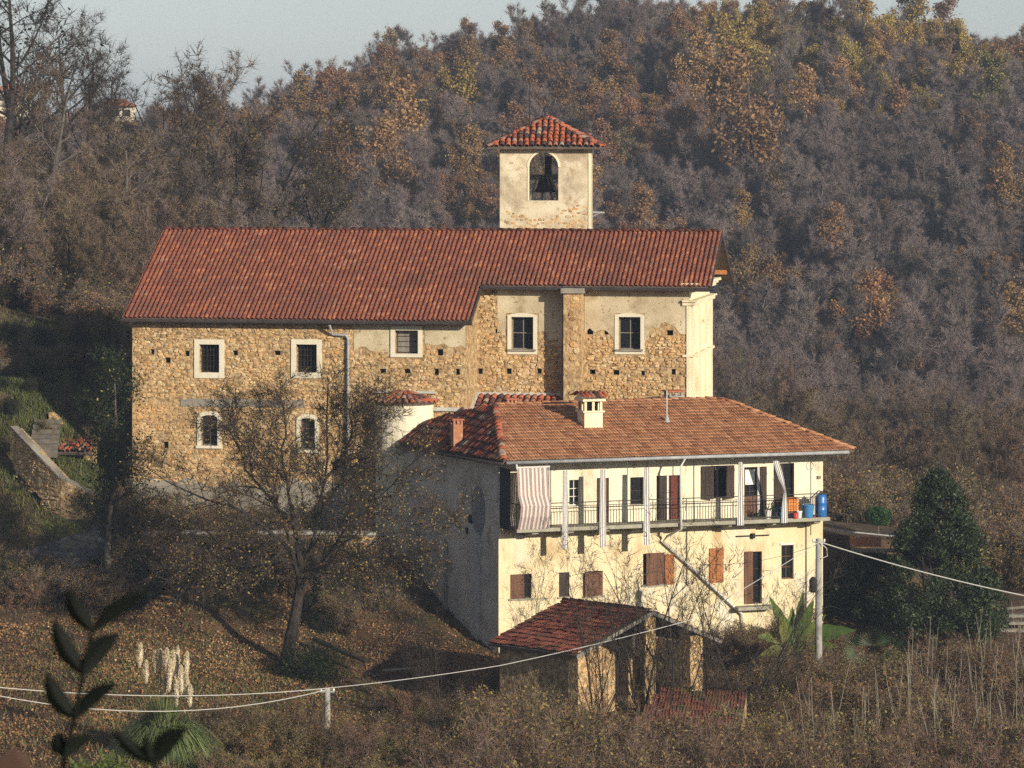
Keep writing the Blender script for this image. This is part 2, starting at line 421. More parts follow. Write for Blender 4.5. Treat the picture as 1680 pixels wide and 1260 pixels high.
# ------------------------------------------------------------------ building helpers
class Facade:
    """a vertical plane: origin (x, y), direction u, outward normal n (towards the camera side)"""
    def __init__(s, o, ang=None, to=None):
        s.o = Vector((o[0], o[1], 0))
        if to is not None: ang = math.atan2(to[1] - o[1], to[0] - o[0])
        s.u = Vector((math.cos(ang), math.sin(ang), 0)); s.n = Vector((math.sin(ang), -math.cos(ang), 0))
    def hit(s, px, py, off=0.0):
        d = Vector(((px - 840) / F, 1, (YH - py) / F)); o = s.o + s.n * off
        p = d * (o.dot(s.n) / d.dot(s.n))
        return (p - o).dot(s.u), p.z
    def pt(s, a, z, off=0.0):
        p = s.o + s.u * a + s.n * off
        return Vector((p.x, p.y, z))
    def rect(s, x0, y0, x1, y1, off=0.0):
        a, _ = s.hit(x0, y0, off); b, _ = s.hit(x1, y0, off)
        _, z1 = s.hit((x0 + x1) / 2, y0, off); _, z0 = s.hit((x0 + x1) / 2, y1, off)
        return a, b, z0, z1
    def box(s, mb, a0, a1, z0, z1, o0, o1, var=0.0):
        mb.hexa([s.pt(a0, z0, o1), s.pt(a1, z0, o1), s.pt(a1, z0, o0), s.pt(a0, z0, o0), s.pt(a0, z1, o1), s.pt(a1, z1, o1), s.pt(a1, z1, o0), s.pt(a0, z1, o0)], var)
    def wall(s, mb, a0, a1, z0, z1, opens=(), depth=.3, off=0.0, arch=None, step=None):
        """plane with rectangular openings and their reveals; arch[i] = rise of the arch inside opening i"""
        As = {a0, a1}; Zs = {z0, z1}
        for o in opens: As |= {o[0], o[1]}; Zs |= {o[2], o[3]}
        As = sorted(v for v in As if a0 <= v <= a1); Zs = sorted(v for v in Zs if z0 <= v <= z1)
        for i in range(len(As) - 1):
            for j in range(len(Zs) - 1):
                ca, cz = (As[i] + As[i + 1]) / 2, (Zs[j] + Zs[j + 1]) / 2
                if any(o[0] < ca < o[1] and o[2] < cz < o[3] for o in opens): continue
                mb.add([s.pt(As[i], Zs[j], off), s.pt(As[i + 1], Zs[j], off), s.pt(As[i + 1], Zs[j + 1], off), s.pt(As[i], Zs[j + 1], off)], [(0, 1, 2, 3)])
        for k, o in enumerate(opens):
            b0, b1, y0, y1 = o
            rise = arch.get(k, 0) if arch else 0
            ys = y1 - rise
            path = [(b0, y0), (b0, ys)]
            if rise:
                c = (b0 + b1) / 2; hw = (b1 - b0) / 2; n = 10
                for q in range(1, n):
                    t = math.pi - math.pi * q / n
                    path.append((c + hw * math.cos(t), ys + rise * math.sin(t)))
            path += [(b1, ys), (b1, y0)]
            for q in range(len(path)):
                p, r = path[q], path[(q + 1) % len(path)]
                mb.add([s.pt(*p, off), s.pt(*p, off - depth), s.pt(*r, off - depth), s.pt(*r, off)], [(0, 1, 2, 3)])
            if rise:
                arc = path[1:-1]; m = len(arc) // 2
                for q in range(len(arc) - 1):
                    cor = (b0, y1) if q < m else (b1, y1)
                    mb.add([s.pt(*arc[q], off), s.pt(*arc[q + 1], off), s.pt(*cor, off)], [(0, 1, 2)])
                mb.add([s.pt(*arc[m], off), s.pt(b1, y1, off), s.pt(b0, y1, off)], [(0, 1, 2)])

def inpoly(p, poly):
    x, y = p; c = False; n = len(poly)
    for i in range(n):
        (x1, y1), (x2, y2) = poly[i], poly[(i + 1) % n]
        if (y1 > y) != (y2 > y) and x < (x2 - x1) * (y - y1) / (y2 - y1) + x1: c = not c
    return c

def tile_shape(kind, w, l):
    mb = MB(); L = l * 1.18
    if kind == 'S':
        prof = [(-.5, .03), (-.42, .0), (-.22, -.012), (-.1, .018), (.03, .062), (.18, .082), (.34, .068), (.46, .042), (.52, .026)]; lip, tilt = .035, .042
    elif kind == 'coppo':
        prof = [(.43 * math.cos(t), .30 * w / .22 * .5 * math.sin(t) * .75) for t in np.linspace(math.pi, 0, 7)]; lip, tilt = .02, .045
    else:
        prof = [(-.5, .03), (-.42, .03), (-.38, .012), (-.1, .012), (-.05, .03), (.05, .03), (.1, .012), (.42, .012), (.5, .028)]; lip, tilt = .03, .045
    n = len(prof)
    tp = .86 if kind == 'coppo' else 1.0
    vs = [(x * w, -.05 * l, z + tilt) for x, z in prof] + [(x * w * tp, L - .05 * l, z * tp) for x, z in prof] + [(x * w, -.05 * l, z + tilt - lip) for x, z in prof]
    fs = [(i, i + 1, n + i + 1, n + i) for i in range(n - 1)] + [(2 * n + i, 2 * n + i + 1, i + 1, i) for i in range(n - 1)]
    mb.add(vs, fs)
    return mb

SHAPES = {}
def roof(parent, polys, kind, w, row, tm, n_ind=300, deck=M['soffit'], thick=.1, jit=1.0, name='roof', pname='roof_tile', sag=0.0):
    """polys: planar polygons of ONE plane, the first edge of the first one runs along the eave"""
    p0, p1 = Vector(polys[0][0]), Vector(polys[0][1])
    ex = (p1 - p0).normalized()
    nn = ex.cross(Vector(polys[0][2]) - p0).normalized()
    if nn.z < 0: nn = -nn
    ey = nn.cross(ex)
    if ey.z < 0: ey = -ey; ex = -ex
    dk = MB()
    for pl in polys:
        q = [Vector(p) - nn * .012 for p in pl]
        dk.prism(q, -nn * thick)
    rf = part(name, dk, deck, parent)
    key = (kind, w, row, tm.name)
    if key not in SHAPES: SHAPES[key] = (tile_shape(kind, w, row), None)
    sh = SHAPES[key][0]
    if SHAPES[key][1] is None: SHAPES[key] = (sh, sh.mesh(pname, tm, kind != 'flat'))
    me = SHAPES[key][1]
    P2 = [[((Vector(p) - p0).dot(ex), (Vector(p) - p0).dot(ey)) for p in pl] for pl in polys]
    amin = min(a for pl in P2 for a, b in pl); amax = max(a for pl in P2 for a, b in pl)
    bmax = max(b for pl in P2 for a, b in pl)
    Ts = []
    for j in range(int(bmax / row) + 1):
        for i in range(int((amax - amin) / w) + 1):
            a, b = amin + (i + .5) * w, j * row
            if not any(inpoly((a, b + row * .45), pl) for pl in P2): continue
            Ts.append((j, i, a, b))
    shv = np.array(sh.v)
    J = MB()
    Ts.sort(key=lambda t: (t[0], random.random()))
    for k, (j, i, a, b) in enumerate(Ts):
        rot = Matrix.Rotation(random.gauss(0, .012 * jit), 3, 'Z') @ Matrix.Rotation(random.gauss(0, .012 * jit), 3, 'Y')
        B = Matrix((ex, ey, nn)).transposed() @ rot
        wob = (math.sin(a * .9 + b * 1.3) * .012 + math.sin(a * .33 + 1) * .02) * jit
        o = p0 + ex * (a + random.gauss(0, .006 * jit)) + ey * (b + random.gauss(0, .012 * jit) + wob) + nn * (random.gauss(0, .004 * jit) + .004)
        if k < n_ind:
            t = bpy.data.objects.new(pname, me); COL.objects.link(t); t.parent = rf
            mw = B.to_4x4(); mw.translation = o
            t.matrix_basis = mw
        else:
            Bn = np.array(B)
            vv = shv @ Bn.T + np.array(o)
            J.add(vv.tolist(), sh.f, random.random())
    if J.v:
        part('roof_tiles', J, tm, rf, smooth=kind != 'flat', kind='stuff')
    return rf

def caps(rf, p, q, tm, w=.22, l=.42, up=None, pname='ridge_tile', jit=1.0):
    p, q = Vector(p), Vector(q)
    d = (q - p).normalized(); x = d.cross(Vector((0, 0, 1))).normalized(); z = x.cross(d)
    key = ('cap', w, l, tm.name)
    if key not in SHAPES:
        mb = MB(); n = 7
        prof = [(math.cos(t) * w * .5, math.sin(t) * w * .38) for t in np.linspace(math.pi, 0, n)]
        vs = [(a, 0, b + .03) for a, b in prof] + [(a * .86, l * 1.15, b * .86) for a, b in prof] + [(a * .9, 0, b * .8 + .01) for a, b in prof]
        mb.add(vs, [(i, i + 1, n + i + 1, n + i) for i in range(n - 1)] + [(2 * n + i, 2 * n + i + 1, i + 1, i) for i in range(n - 1)])
        SHAPES[key] = mb.mesh(pname, tm, True)
    B = Matrix((x, d, z)).transposed()
    for k in range(int((q - p).length / l)):
        t = bpy.data.objects.new(pname, SHAPES[key]); COL.objects.link(t); t.parent = rf
        mw = (B @ Matrix.Rotation(random.gauss(0, .03 * jit), 3, 'Z')).to_4x4(); mw.translation = p + d * (k * l) + z * (.02 + random.gauss(0, .008))
        t.matrix_basis = mw

STONES = []
def stone_shapes():
    for k in range(10):
        n = random.choice((5, 6, 7)); mb = MB()
        ang = sorted((2 * math.pi * i / n + random.uniform(-.3, .3)) for i in range(n))
        def sq(t, r):   # rounded square
            c, s_ = math.cos(t), math.sin(t); e = max(abs(c), abs(s_)) ** .75
            return c / e * r, s_ / e * r
        rim = [sq(t, .5 * random.uniform(.86, 1.04)) for t in ang]
        top = [(a * random.uniform(.62, .86), b * random.uniform(.62, .86)) for a, b in rim]
        vs = [(a, 0, b) for a, b in rim] + [(a, -1.0 + random.uniform(-.3, .3), b) for a, b in top]
        mb.add(vs, [tuple(range(n, 2 * n))] + [(i, (i + 1) % n, n + (i + 1) % n, n + i) for i in range(n)])
        STONES.append((mb, mb.mesh('stone', M['stone'])))
stone_shapes()

def stones(wallpart, fc, a0, a1, z0, z1, keep, off=0.0, n_ind=300, hmin=.08, hmax=.17, wmin=.11, wmax=.36, skip=.09, proud=.034):
    S = []
    z = z0
    while z < z1:
        h = random.uniform(hmin, hmax); a = a0 + random.uniform(-.2, 0)
        while a < a1:
            w = random.uniform(wmin, wmax) * (1 if random.random() > .15 else .6)
            ca, cz = a + w / 2, z + h / 2 + random.gauss(0, .025)
            if a >= a0 and a + w <= a1 and cz + h / 2 < z1 and random.random() > skip and keep(ca, cz, w / 2, h / 2):
                S.append((w * h, ca, cz, w * random.uniform(.86, 1.06), h * random.uniform(.82, 1.12)))
            a += w
        z += h
    S.sort(reverse=True)
    J = MB()
    for k, (_, ca, cz, w, h) in enumerate(S):
        mb, me = random.choice(STONES)
        t = random.gauss(0, .08)
        pr = proud * random.uniform(.4, 1.5)
        B = Matrix((fc.u, -fc.n, Vector((0, 0, 1)))).transposed() @ Matrix.Rotation(t, 3, 'Y') @ Matrix.Diagonal((w * random.choice((-1, 1)), pr, h))
        o = fc.pt(ca, cz, off - .004)
        if k < n_ind:
            q = bpy.data.objects.new('stone', me); COL.objects.link(q); q.parent = wallpart
            mw = B.to_4x4(); mw.translation = o; q.matrix_basis = mw
        else:
            J.add((np.array(mb.v) @ np.array(B).T + np.array(o)).tolist(), mb.f, random.random())
    if J.v: part('small_stones', J, M['stone'], wallpart, kind='stuff')

def window(parent, fc, r, off=0.0, depth=.22, nx=2, nz=2, fw=.05, bw=.03, fm=None, pane=None, grille=None, bars=None, arch=0, name='window', label=None):
    """a window in opening r of facade fc: frame with bars, one pane per light, optional iron grille"""
    fm = fm or M['wood_dark']; pane = pane or M['glass']
    a0, a1, z0, z1 = r; o = off - depth + .04
    fb = MB()
    fc.box(fb, a0, a0 + fw, z0, z1, o - .04, o); fc.box(fb, a1 - fw, a1, z0, z1, o - .04, o)
    fc.box(fb, a0 + fw, a1 - fw, z0, z0 + fw, o - .04, o); fc.box(fb, a0 + fw, a1 - fw, z1 - fw, z1, o - .04, o)
    ia, ib, ic, id_ = a0 + fw, a1 - fw, z0 + fw, z1 - fw
    for k in range(1, nx):
        c = ia + (ib - ia) * k / nx; fc.box(fb, c - bw / 2, c + bw / 2, ic, id_, o - .035, o - .005)
    for k in range(1, nz):
        c = ic + (id_ - ic) * k / nz; fc.box(fb, ia, ib, c - bw / 2, c + bw / 2, o - .03, o - .01)
    w = part(name, fb, fm, parent)
    if label: w['label'] = label
    for i in range(nx):
        for j in range(nz):
            g = MB(); t = random.gauss(0, .006)
            A, B_ = ia + (ib - ia) * i / nx + .004, ia + (ib - ia) * (i + 1) / nx - .004
            C, D = ic + (id_ - ic) * j / nz + .004, ic + (id_ - ic) * (j + 1) / nz - .004
            g.add([fc.pt(A, C, o - .03 + t), fc.pt(B_, C, o - .03 - t), fc.pt(B_, D, o - .03 - t), fc.pt(A, D, o - .03 + t)], [(0, 1, 2, 3)])
            part('pane', g, pane, w)
    if grille:
        gb = MB(); ka, kz = grille; og = off - depth * .45
        for i in range(1, ka):
            c = a0 + (a1 - a0) * i / ka; fc.box(gb, c - .011, c + .011, z0, z1, og - .011, og + .011)
        for j in range(1, kz):
            c = z0 + (z1 - z0) * j / kz; fc.box(gb, a0, a1, c - .01, c + .01, og + .012, og + .03)
        part('grille', gb, M['iron'], w)
    return w

def shutter(parent, fc, a0, a1, z0, z1, o, m, planks=3, ang=0.0, hinge='l', label=None):
    """a board shutter; ang turns it about its hinge edge (0 = flat on the wall)"""
    sb = MB(); W = a1 - a0
    ca, sa = math.cos(ang), math.sin(ang)
    def q(t, z, d):
        t = t - (0 if hinge == 'l' else W)
        return fc.pt((a0 if hinge == 'l' else a1) + t * ca - d * sa * (1 if hinge == 'l' else -1), z, o + abs(t) * sa + d * ca)
    for k in range(planks):
        t0, t1 = W * k / planks + .004, W * (k + 1) / planks - .004
        sb.hexa([q(t0, z0, .03), q(t1, z0, .03), q(t1, z0, 0), q(t0, z0, 0), q(t0, z1, .03), q(t1, z1, .03), q(t1, z1, 0), q(t0, z1, 0)])
    for f in (.15, .85):
        z = z0 + (z1 - z0) * f
        sb.hexa([q(.01, z - .04, .05), q(W - .01, z - .04, .05), q(W - .01, z - .04, .031), q(.01, z - .04, .031), q(.01, z + .04, .05), q(W - .01, z + .04, .05), q(W - .01, z + .04, .031), q(.01, z + .04, .031)])
    s_ = part('shutter', sb, m, parent)
    if label: s_['label'] = label
    return s_

def surround(parent, fc, r, t=.16, off=0.0, proud=.05, m=None, b=None, top=None, seg=0.0, name='window_surround'):
    a0, a1, z0, z1 = r; b = t if b is None else b; top = t if top is None else top
    mb = MB(); o0, o1 = off - .02, off + proud
    fc.box(mb, a0 - t, a0, z0, z1, o0, o1); fc.box(mb, a1, a1 + t, z0, z1, o0, o1)
    fc.box(mb, a0 - t, a1 + t, z0 - b, z0, o0, o1)
    if seg:
        n = 8; pts = []
        for k in range(n + 1):
            x = -1 + 2 * k / n
            pts.append(((a0 + a1) / 2 + x * ((a1 - a0) / 2 + t), z1 + top + seg * (1 - x * x)))
        poly = [fc.pt(a0 - t, z1, o1), fc.pt(a1 + t, z1, o1)] + [fc.pt(a, z, o1) for a, z in pts[::-1]]
        mb.prism(poly, -fc.n * (o1 - o0))
    else:
        fc.box(mb, a0 - t, a1 + t, z1, z1 + top, o0, o1)
    return part(name, mb, m or M['frame_cream'], parent)

# ------------------------------------------------------------------ church
CH = Facade((-1.98, 158.5), R(-10))
TAN = .545; ZR = -4.12; OR = -6.28        # roof slope, ridge height, ridge offset
def zroof(off): return ZR - TAN * abs(off - OR)
A_L = CH.hit(217, 600)[0]; A_R = CH.hit(1131, 560, -2.6)[0]
A_VL = CH.hit(201, 526, .5)[0]; A_VR = CH.hit(1165, 472, -2.1)[0]
church = thing('church', 'long ochre rubble-stone church with red tiled roof behind the farmhouse', 'church', CH.pt(-4, -17))
# openings
r1 = CH.rect(327, 565, 360, 611); r2 = CH.rect(486, 565, 520, 611); r3 = CH.rect(648, 542, 686, 580)
r4 = CH.rect(330, 681, 357, 731); r5 = CH.rect(493, 686, 517, 738)
r6 = CH.rect(839, 520, 875, 573, -2.6); r7 = CH.rect(1015, 520, 1051, 573, -2.6)
holes_l = [(250, 577), (307, 580), (275, 591), (386, 579), (455, 579), (628, 609), (668, 609), (716, 610), (751, 610), (722, 578), (272, 730)]
holes_r = [(788, 609), (835, 609), (885, 609), (972, 610), (1011, 611), (1055, 612), (1105, 610), (995, 545), (816, 543), (1099, 546), (968, 544)]
def hole_rects(lst, off):
    out = []
    for x, y in lst:
        w, h = random.uniform(3.0, 5.5), random.uniform(3.5, 5.5)
        out.append(CH.rect(x - w, y - h, x + w, y + h, off))
    return out
hl, hr = hole_rects(holes_l, 0), hole_rects(holes_r, -2.6)
wl = MB()
CH.wall(wl, A_L, 0, -18.5, zroof(0) - .13, [r1, r2, r3, r4, r5] + hl, depth=.45, arch={3: .14, 4: .14})
wall_l = part('wall', wl, M['mortar'], church, label='ochre rubble-stone wall of the long left wing')
wb = MB()   # sides and back of the long wing
for (a, o), (b, p) in (((A_L, 0), (A_L, -12.4)), ((A_L, -12.4), (0, -12.4)), ((0, 0), (0, -2.6))):
    za, zb = zroof(o) - .13, zroof(p) - .13
    zm = max(za, zb)
    pts = [CH.pt(a, -18.5, o), CH.pt(b, -18.5, p), CH.pt(b, zb, p), CH.pt(a, za, o)]
    if o == 0 and p == -12.4: pts.insert(3, CH.pt(a, ZR - .13, OR))
    wb = MB(); wb.add(pts, [tuple(range(len(pts)))]); part('wall', wb, M['mortar'], church)
wr = MB()
ZT2 = zroof(-2.6) - .13
CH.wall(wr, 0, A_R, -16.5, ZT2, [r6, r7] + hr, depth=.45, off=-2.6)
wall_r = part('wall', wr, M['mortar'], church, label='patchy rubble and plaster wall of the tall nave')
# dark fill behind the putlog holes
for r, o in [(r, -.5) for r in hl] + [(r, -3.1) for r in hr]:
    hb = MB(); CH.box(hb, r[0] - .05, r[1] + .05, r[2] - .05, r[3] + .05, o, o + .06); part('putlog_hole', hb, M['dark'], church)
# stones
def near(r, a, z, m=.2, w=0, h=0): return r[0] - m - w < a < r[1] + m + w and r[2] - m - h < z < r[3] + m + h
def pn(a, z, sc, seed): return float(vnoise(np.array([a * sc + 50]), np.array([z * sc + 50]), seed)[0])
z_pl = CH.hit(680, 574)[1]; a_pl = CH.hit(577, 560)[0]
z_base = CH.hit(400, 792)[1]; z_b0, z_b1 = CH.hit(400, 668)[1], CH.hit(400, 655)[1]
def keep_l(a, z, w, h):
    if any(near(r, a, z, .24, w * .8, h * .8) for r in (r1, r2, r3)): return False
    if any(near(r, a, z, .16, w * .8, h * .8) for r in (r4, r5)): return False
    if any(near(r, a, z, .0, w, h) for r in hl): return False
    if a > a_pl and z > z_pl + (pn(a, z, 1.3, 3) - .5) * .9: return False
    if z < z_base + (pn(a, z, .8, 4) - .5) * .8: return False
    if z_b0 < z < z_b1 and a < -8: return False
    return pn(a, z, .55, 5) + random.uniform(-.2, .2) > .12
stones(wall_l, CH, A_L + .02, -.02, -16.2, zroof(0) - .5, keep_l, 0, 300)
z_p2 = CH.hit(960, 548, -2.6)[1]
a_b0, a_b1 = CH.hit(924, 560, -1.7)[0], CH.hit(953, 560, -1.7)[0]
def keep_r(a, z, w, h):
    if any(near(r, a, z, .24, w * .8, h * .8) for r in (r6, r7)): return False
    if any(near(r, a, z, .0, w, h) for r in hr): return False
    if a_b0 - .05 - w < a < a_b1 + .05 + w: return False
    if a > .9 and z > z_p2 + (pn(a, z, .9, 6) - .5) * 1.1: return False
    return True
stones(wall_r, CH, .02, A_R - .02, -12.2, ZT2 - .45, keep_r, -2.6, 300, proud=.045)
# plaster skins: thin coats over the upper wall, with ragged lower edges
def skin(fc, a0, a1, ztop, zlow, off, seed, m, amp=.5, holes=(), th=.018):
    mb = MB(); n = int((a1 - a0) / .12)
    for i in range(n):
        x0, x1 = a0 + (a1 - a0) * i / n, a0 + (a1 - a0) * (i + 1) / n
        y0 = zlow + (pn(x0, 0, 1.1, seed) - .5) * amp * 2 + (pn(x0, 0, 4, seed + 1) - .5) * amp
        y1 = zlow + (pn(x1, 0, 1.1, seed) - .5) * amp * 2 + (pn(x1, 0, 4, seed + 1) - .5) * amp
        segs = [(min(y0, ztop - .05), min(y1, ztop - .05), ztop, ztop)]
        for (h0, h1, hz0, hz1) in holes:
            if x1 > h0 and x0 < h1:
                segs = [(hz1, hz1, ztop, ztop)] if hz1 < ztop else []
                if min(y0, y1) < hz0: segs.append((y0, y1, hz0, hz0))
        for (p, q, r_, s_) in segs:
            if r_ - p > .02 and s_ - q > .02:
                mb.add([fc.pt(x0, p, off), fc.pt(x1, q, off), fc.pt(x1, s_, off), fc.pt(x0, r_, off), fc.pt(x0, p, off + th), fc.pt(x1, q, off + th), fc.pt(x1, s_, off + th), fc.pt(x0, r_, off + th)],
                       [(4, 5, 6, 7), (0, 1, 5, 4)])
    return mb
g = lambda r, t=.17: (r[0] - t, r[1] + t, r[2] - t, r[3] + t)
part('plaster', skin(CH, a_pl + .1, -.03, zroof(0) - .14, z_pl, 0, 21, M['plaster_old'], .3, [g(r3)]), M['plaster_old'], church)
part('plaster', skin(CH, .9, a_b0 - .02, ZT2 - .28, z_p2, -2.6, 25, M['plaster_old'], .55, [g(r6)]), M['plaster_old'], church)
part('plaster', skin(CH, a_b1 + .02, A_R - .02, ZT2 - .28, z_p2, -2.6, 29, M['plaster_old'], .5, [g(r7)]), M['plaster_old'], church)
mb = MB(); CH.box(mb, A_L + 2.2, -7.2, z_b0, z_b1, -.02, .03)
for r, k in ((None, 0),):
    pass
part('string_course', mb, M['plaster_base'], church)
mb = skin(CH, A_L + .05, -5.2, z_base, -17.6, 0, 33, M['plaster_base'], .1)
pb = MB(); n = 60
for i in range(n):
    x0, x1 = A_L + .03 + (-5.2 - A_L) * i / n, A_L + .03 + (-5.2 - A_L) * (i + 1) / n
    y0, y1 = [z_base + (pn(x, 0, .8, 34) - .5) * .6 + (pn(x, 0, 4, 35) - .5) * .3 for x in (x0, x1)]
    pb.add([CH.pt(x0, -18, .02), CH.pt(x1, -18, .02), CH.pt(x1, y1, .02), CH.pt(x0, y0, .02), CH.pt(x1, y1, 0), CH.pt(x0, y0, 0)], [(0, 1, 2, 3), (3, 2, 4, 5)])
part('plaster', pb, M['plaster_base'], church, label='grey render along the foot of the long wing')
# windows
for r in (r1, r2):
    surround(church, CH, r, .22, proud=.05, b=.25)
    window(church, CH, r, depth=.42, nx=1, nz=1, pane=M['dark'], grille=(6, 5))
surround(church, CH, r3, .19, proud=.05, b=.16)
window(church, CH, r3, depth=.35, nx=1, nz=4, pane=M['wood_grey'], fm=M['wood_dark'])
for r in (r4, r5):
    sb = MB(); a0, a1, z0, z1 = r; n = 12; t = .17
    c = (a0 + a1) / 2; hw = (a1 - a0) / 2
    inner = [(a0, z0), (a0, z1 - .14)] + [(c + hw * math.cos(math.pi - math.pi * k / n), z1 - .14 + .14 * math.sin(math.pi * k / n)) for k in range(1, n)] + [(a1, z1 - .14), (a1, z0)]
    outer = [(a0 - t, z0), (a0 - t, z1 - .10)] + [(c + (hw + t) * math.cos(math.pi - math.pi * k / n), z1 - .10 + (.14 + t * .8) * math.sin(math.pi * k / n)) for k in range(1, n)] + [(a1 + t, z1 - .10), (a1 + t, z0)]
    for k in range(len(inner) - 1):
        sb.hexa([CH.pt(*inner[k], .05), CH.pt(*inner[k + 1], .05), CH.pt(*inner[k + 1], -.02), CH.pt(*inner[k], -.02), CH.pt(*outer[k], .05), CH.pt(*outer[k + 1], .05), CH.pt(*outer[k + 1], -.02), CH.pt(*outer[k], -.02)])
    CH.box(sb, a0 - t - .05, a1 + t + .05, z0 - .12, z0, -.02, .1)
    part('window_surround', sb, M['frame_cream'], church)
    window(church, CH, r, depth=.3, nx=2, nz=3, fm=M['wood_grey'], grille=(4, 5))
for r in (r6, r7):
    surround(church, CH, r, .17, -2.6, .05, seg=.1, b=.22, top=.08)
    window(church, CH, r, -2.6, depth=.3, nx=2, nz=2, fm=M['wood_grey'], fw=.04, bw=.035)
    mb = MB(); CH.box(mb, r[0] - .12, r[1] + .12, r[2] - .07, r[2], -2.62, -2.46)
    part('window_sill', mb, M['plaster_base'], church)
# buttress between the two nave bays
bt = MB(); CH.box(bt, a_b0, a_b1, -16, ZT2 - .42, -2.7, -1.75)
wbt = part('buttress', bt, M['mortar'], church)
CHb = Facade(CH.pt(0, 0, -1.75).xy, R(-10))
stones(wbt, CHb, a_b0 + .02, a_b1 - .02, -12, ZT2 - .5, lambda a, z, w, h: True, 0, 90, wmin=.25, wmax=.5, hmin=.16, hmax=.3, skip=.05)
mb = MB(); CH.box(mb, a_b0 - .1, a_b1 + .12, ZT2 - .42, ZT2 - .2, -2.7, -1.62)
part('buttress_cap', mb, M['plaster_base'], church)
# cornice under the nave eave
mb = MB(); c0 = CH.hit(815, 480, -2.55)[0]
CH.box(mb, c0, a_b0 - .1, ZT2 - .30, ZT2 - .12, -2.62, -2.48); CH.box(mb, c0, a_b0 - .1, ZT2 - .12, ZT2, -2.62, -2.36)
CH.box(mb, a_b1 + .12, A_R - .9, ZT2 - .30, ZT2 - .12, -2.62, -2.48); CH.box(mb, a_b1 + .12, A_R - .9, ZT2 - .12, ZT2, -2.62, -2.36)
part('cornice', mb, M['cream'], church)
# end facade (faces right): wall, pilasters, cornices, gable
EF = Facade(CH.pt(A_R, 0, -2.6).xy, to=CH.pt(A_R, 0, -9.96).xy)   # its normal points right, u runs to the back
Wd = 7.36
mb = MB()
EF.wall(mb, 0, Wd, -16.5, ZT2)
mb.add([EF.pt(0, ZT2), EF.pt(Wd, ZT2), EF.pt(Wd / 2, ZR - .15)], [(0, 1, 2)])
mb.add([CH.pt(A_R, -16.5, -9.96), CH.pt(-2, -16.5, -9.96), CH.pt(-2, ZT2, -9.96), CH.pt(A_R, ZT2, -9.96)], [(0, 1, 2, 3)])
part('wall', mb, M['cream'], church, label='smooth cream end facade with pilasters')
mb = MB()
for a in (0, 2.1, Wd - 2.9, Wd - .8):
    mb = MB(); EF.box(mb, a, a + .8, -16, ZT2 - .9, -.02, .14); part('pilaster', mb, M['cream'], church)
mb = MB()
CH.box(mb, A_R - .12, A_R + .02, -16, ZT2 - .9, -2.7, -2.54)
part('corner_strip', mb, M['cream'], church)
def band(z0, z1, o): EF.box(mb, -o, Wd + o, z0, z1, -.3, .14 + o)
mb = MB()
zc = ZT2
for z0, z1, o in ((zc - .95, zc - .8, .10), (zc - .8, zc - .72, .18), (zc - .34, zc - .22, .14), (zc - .22, zc - .1, .24), (zc - .1, zc + .03, .38)): band(z0, z1, o)
z5 = EF.hit(1150, 577)[1]
band(z5, z5 + .1, .08)
part('cornice', mb, M['cream'], church)
# roof: one plane in front (long wing + nave), one behind
def RP(a, off): return CH.pt(a, zroof(off), off)
A_N = CH.hit(771, 528, .5)[0]
front = [[RP(A_VL, .5), RP(A_N, .5), RP(A_N, OR), RP(A_VL, OR)], [RP(A_N, -2.1), RP(A_VR, -2.1), RP(A_VR, OR), RP(A_N, OR)]]
rf = roof(church, front, 'S', .212, .30, M['tile_red'], 300, jit=.7)
roof(church, [[RP(A_N, -12.9), RP(A_VL, -12.9), RP(A_VL, OR), RP(A_N, OR)]], 'S', .285, .37, M['tile_red'], 0, jit=.7)
roof(church, [[RP(A_VR, -10.4), RP(A_N, -10.4), RP(A_N, OR), RP(A_VR, OR)]], 'S', .285, .37, M['tile_red'], 0, jit=.7)
caps(rf, RP(A_VL, OR) + Vector((0, 0, .03)), RP(A_VR, OR) + Vector((0, 0, .03)), M['tile_red'], w=.26, l=.4)
gt = MB()
for a0, a1, o in ((A_VL - .05, A_N + .1, .58), (A_N + .1, A_VR, -2.02)):
    z = zroof(o - .08) - .10
    gt.tube([CH.pt(a0, z, o), CH.pt(a1, z, o)], .085, 8)
part('gutter', gt, M['gutter'], church)
for a, o0, o1 in ((A_VR + .02, -2.1, OR), (A_VR + .02, OR, -10.4), (A_VL - .02, .5, OR), (A_VL - .02, OR, -12.9), (A_N + .03, .5, -2.1)):
    vb = MB(); vb.beam(RP(a, o0) - Vector((0, 0, .06)), RP(a, o1) - Vector((0, 0, .06)), .05, .2); part('verge_board', vb, M['gutter'], church)
for o in (-3.2, OR, -9.3):
    pu = MB(); pu.beam(CH.pt(A_R - .3, zroof(o) - .22, o), CH.pt(A_VR - .1, zroof(o) - .22, o), .16, .2); part('purlin', pu, M['wood_orange'], church)
dp = MB()
s0, zt = CH.hit(571, 545, .12)
dp.tube([CH.pt(s0 - .75, zroof(.5) - .2, .5), CH.pt(s0 - .7, zt - .1, .12), CH.pt(s0 - .1, zt - .14, .12), CH.pt(s0, zt - .3, .12), CH.pt(s0, -17, .12)], .06, 8)
part('downpipe', dp, M['zinc'], church)
dp = MB(); s0 = a_b0 - .1
dp.tube([CH.pt(s0, ZT2 - .02, -2.05), CH.pt(s0, ZT2 - .35, -2.45), CH.pt(s0, -12, -2.45)], .06, 8)
part('downpipe', dp, M['gutter'], church)
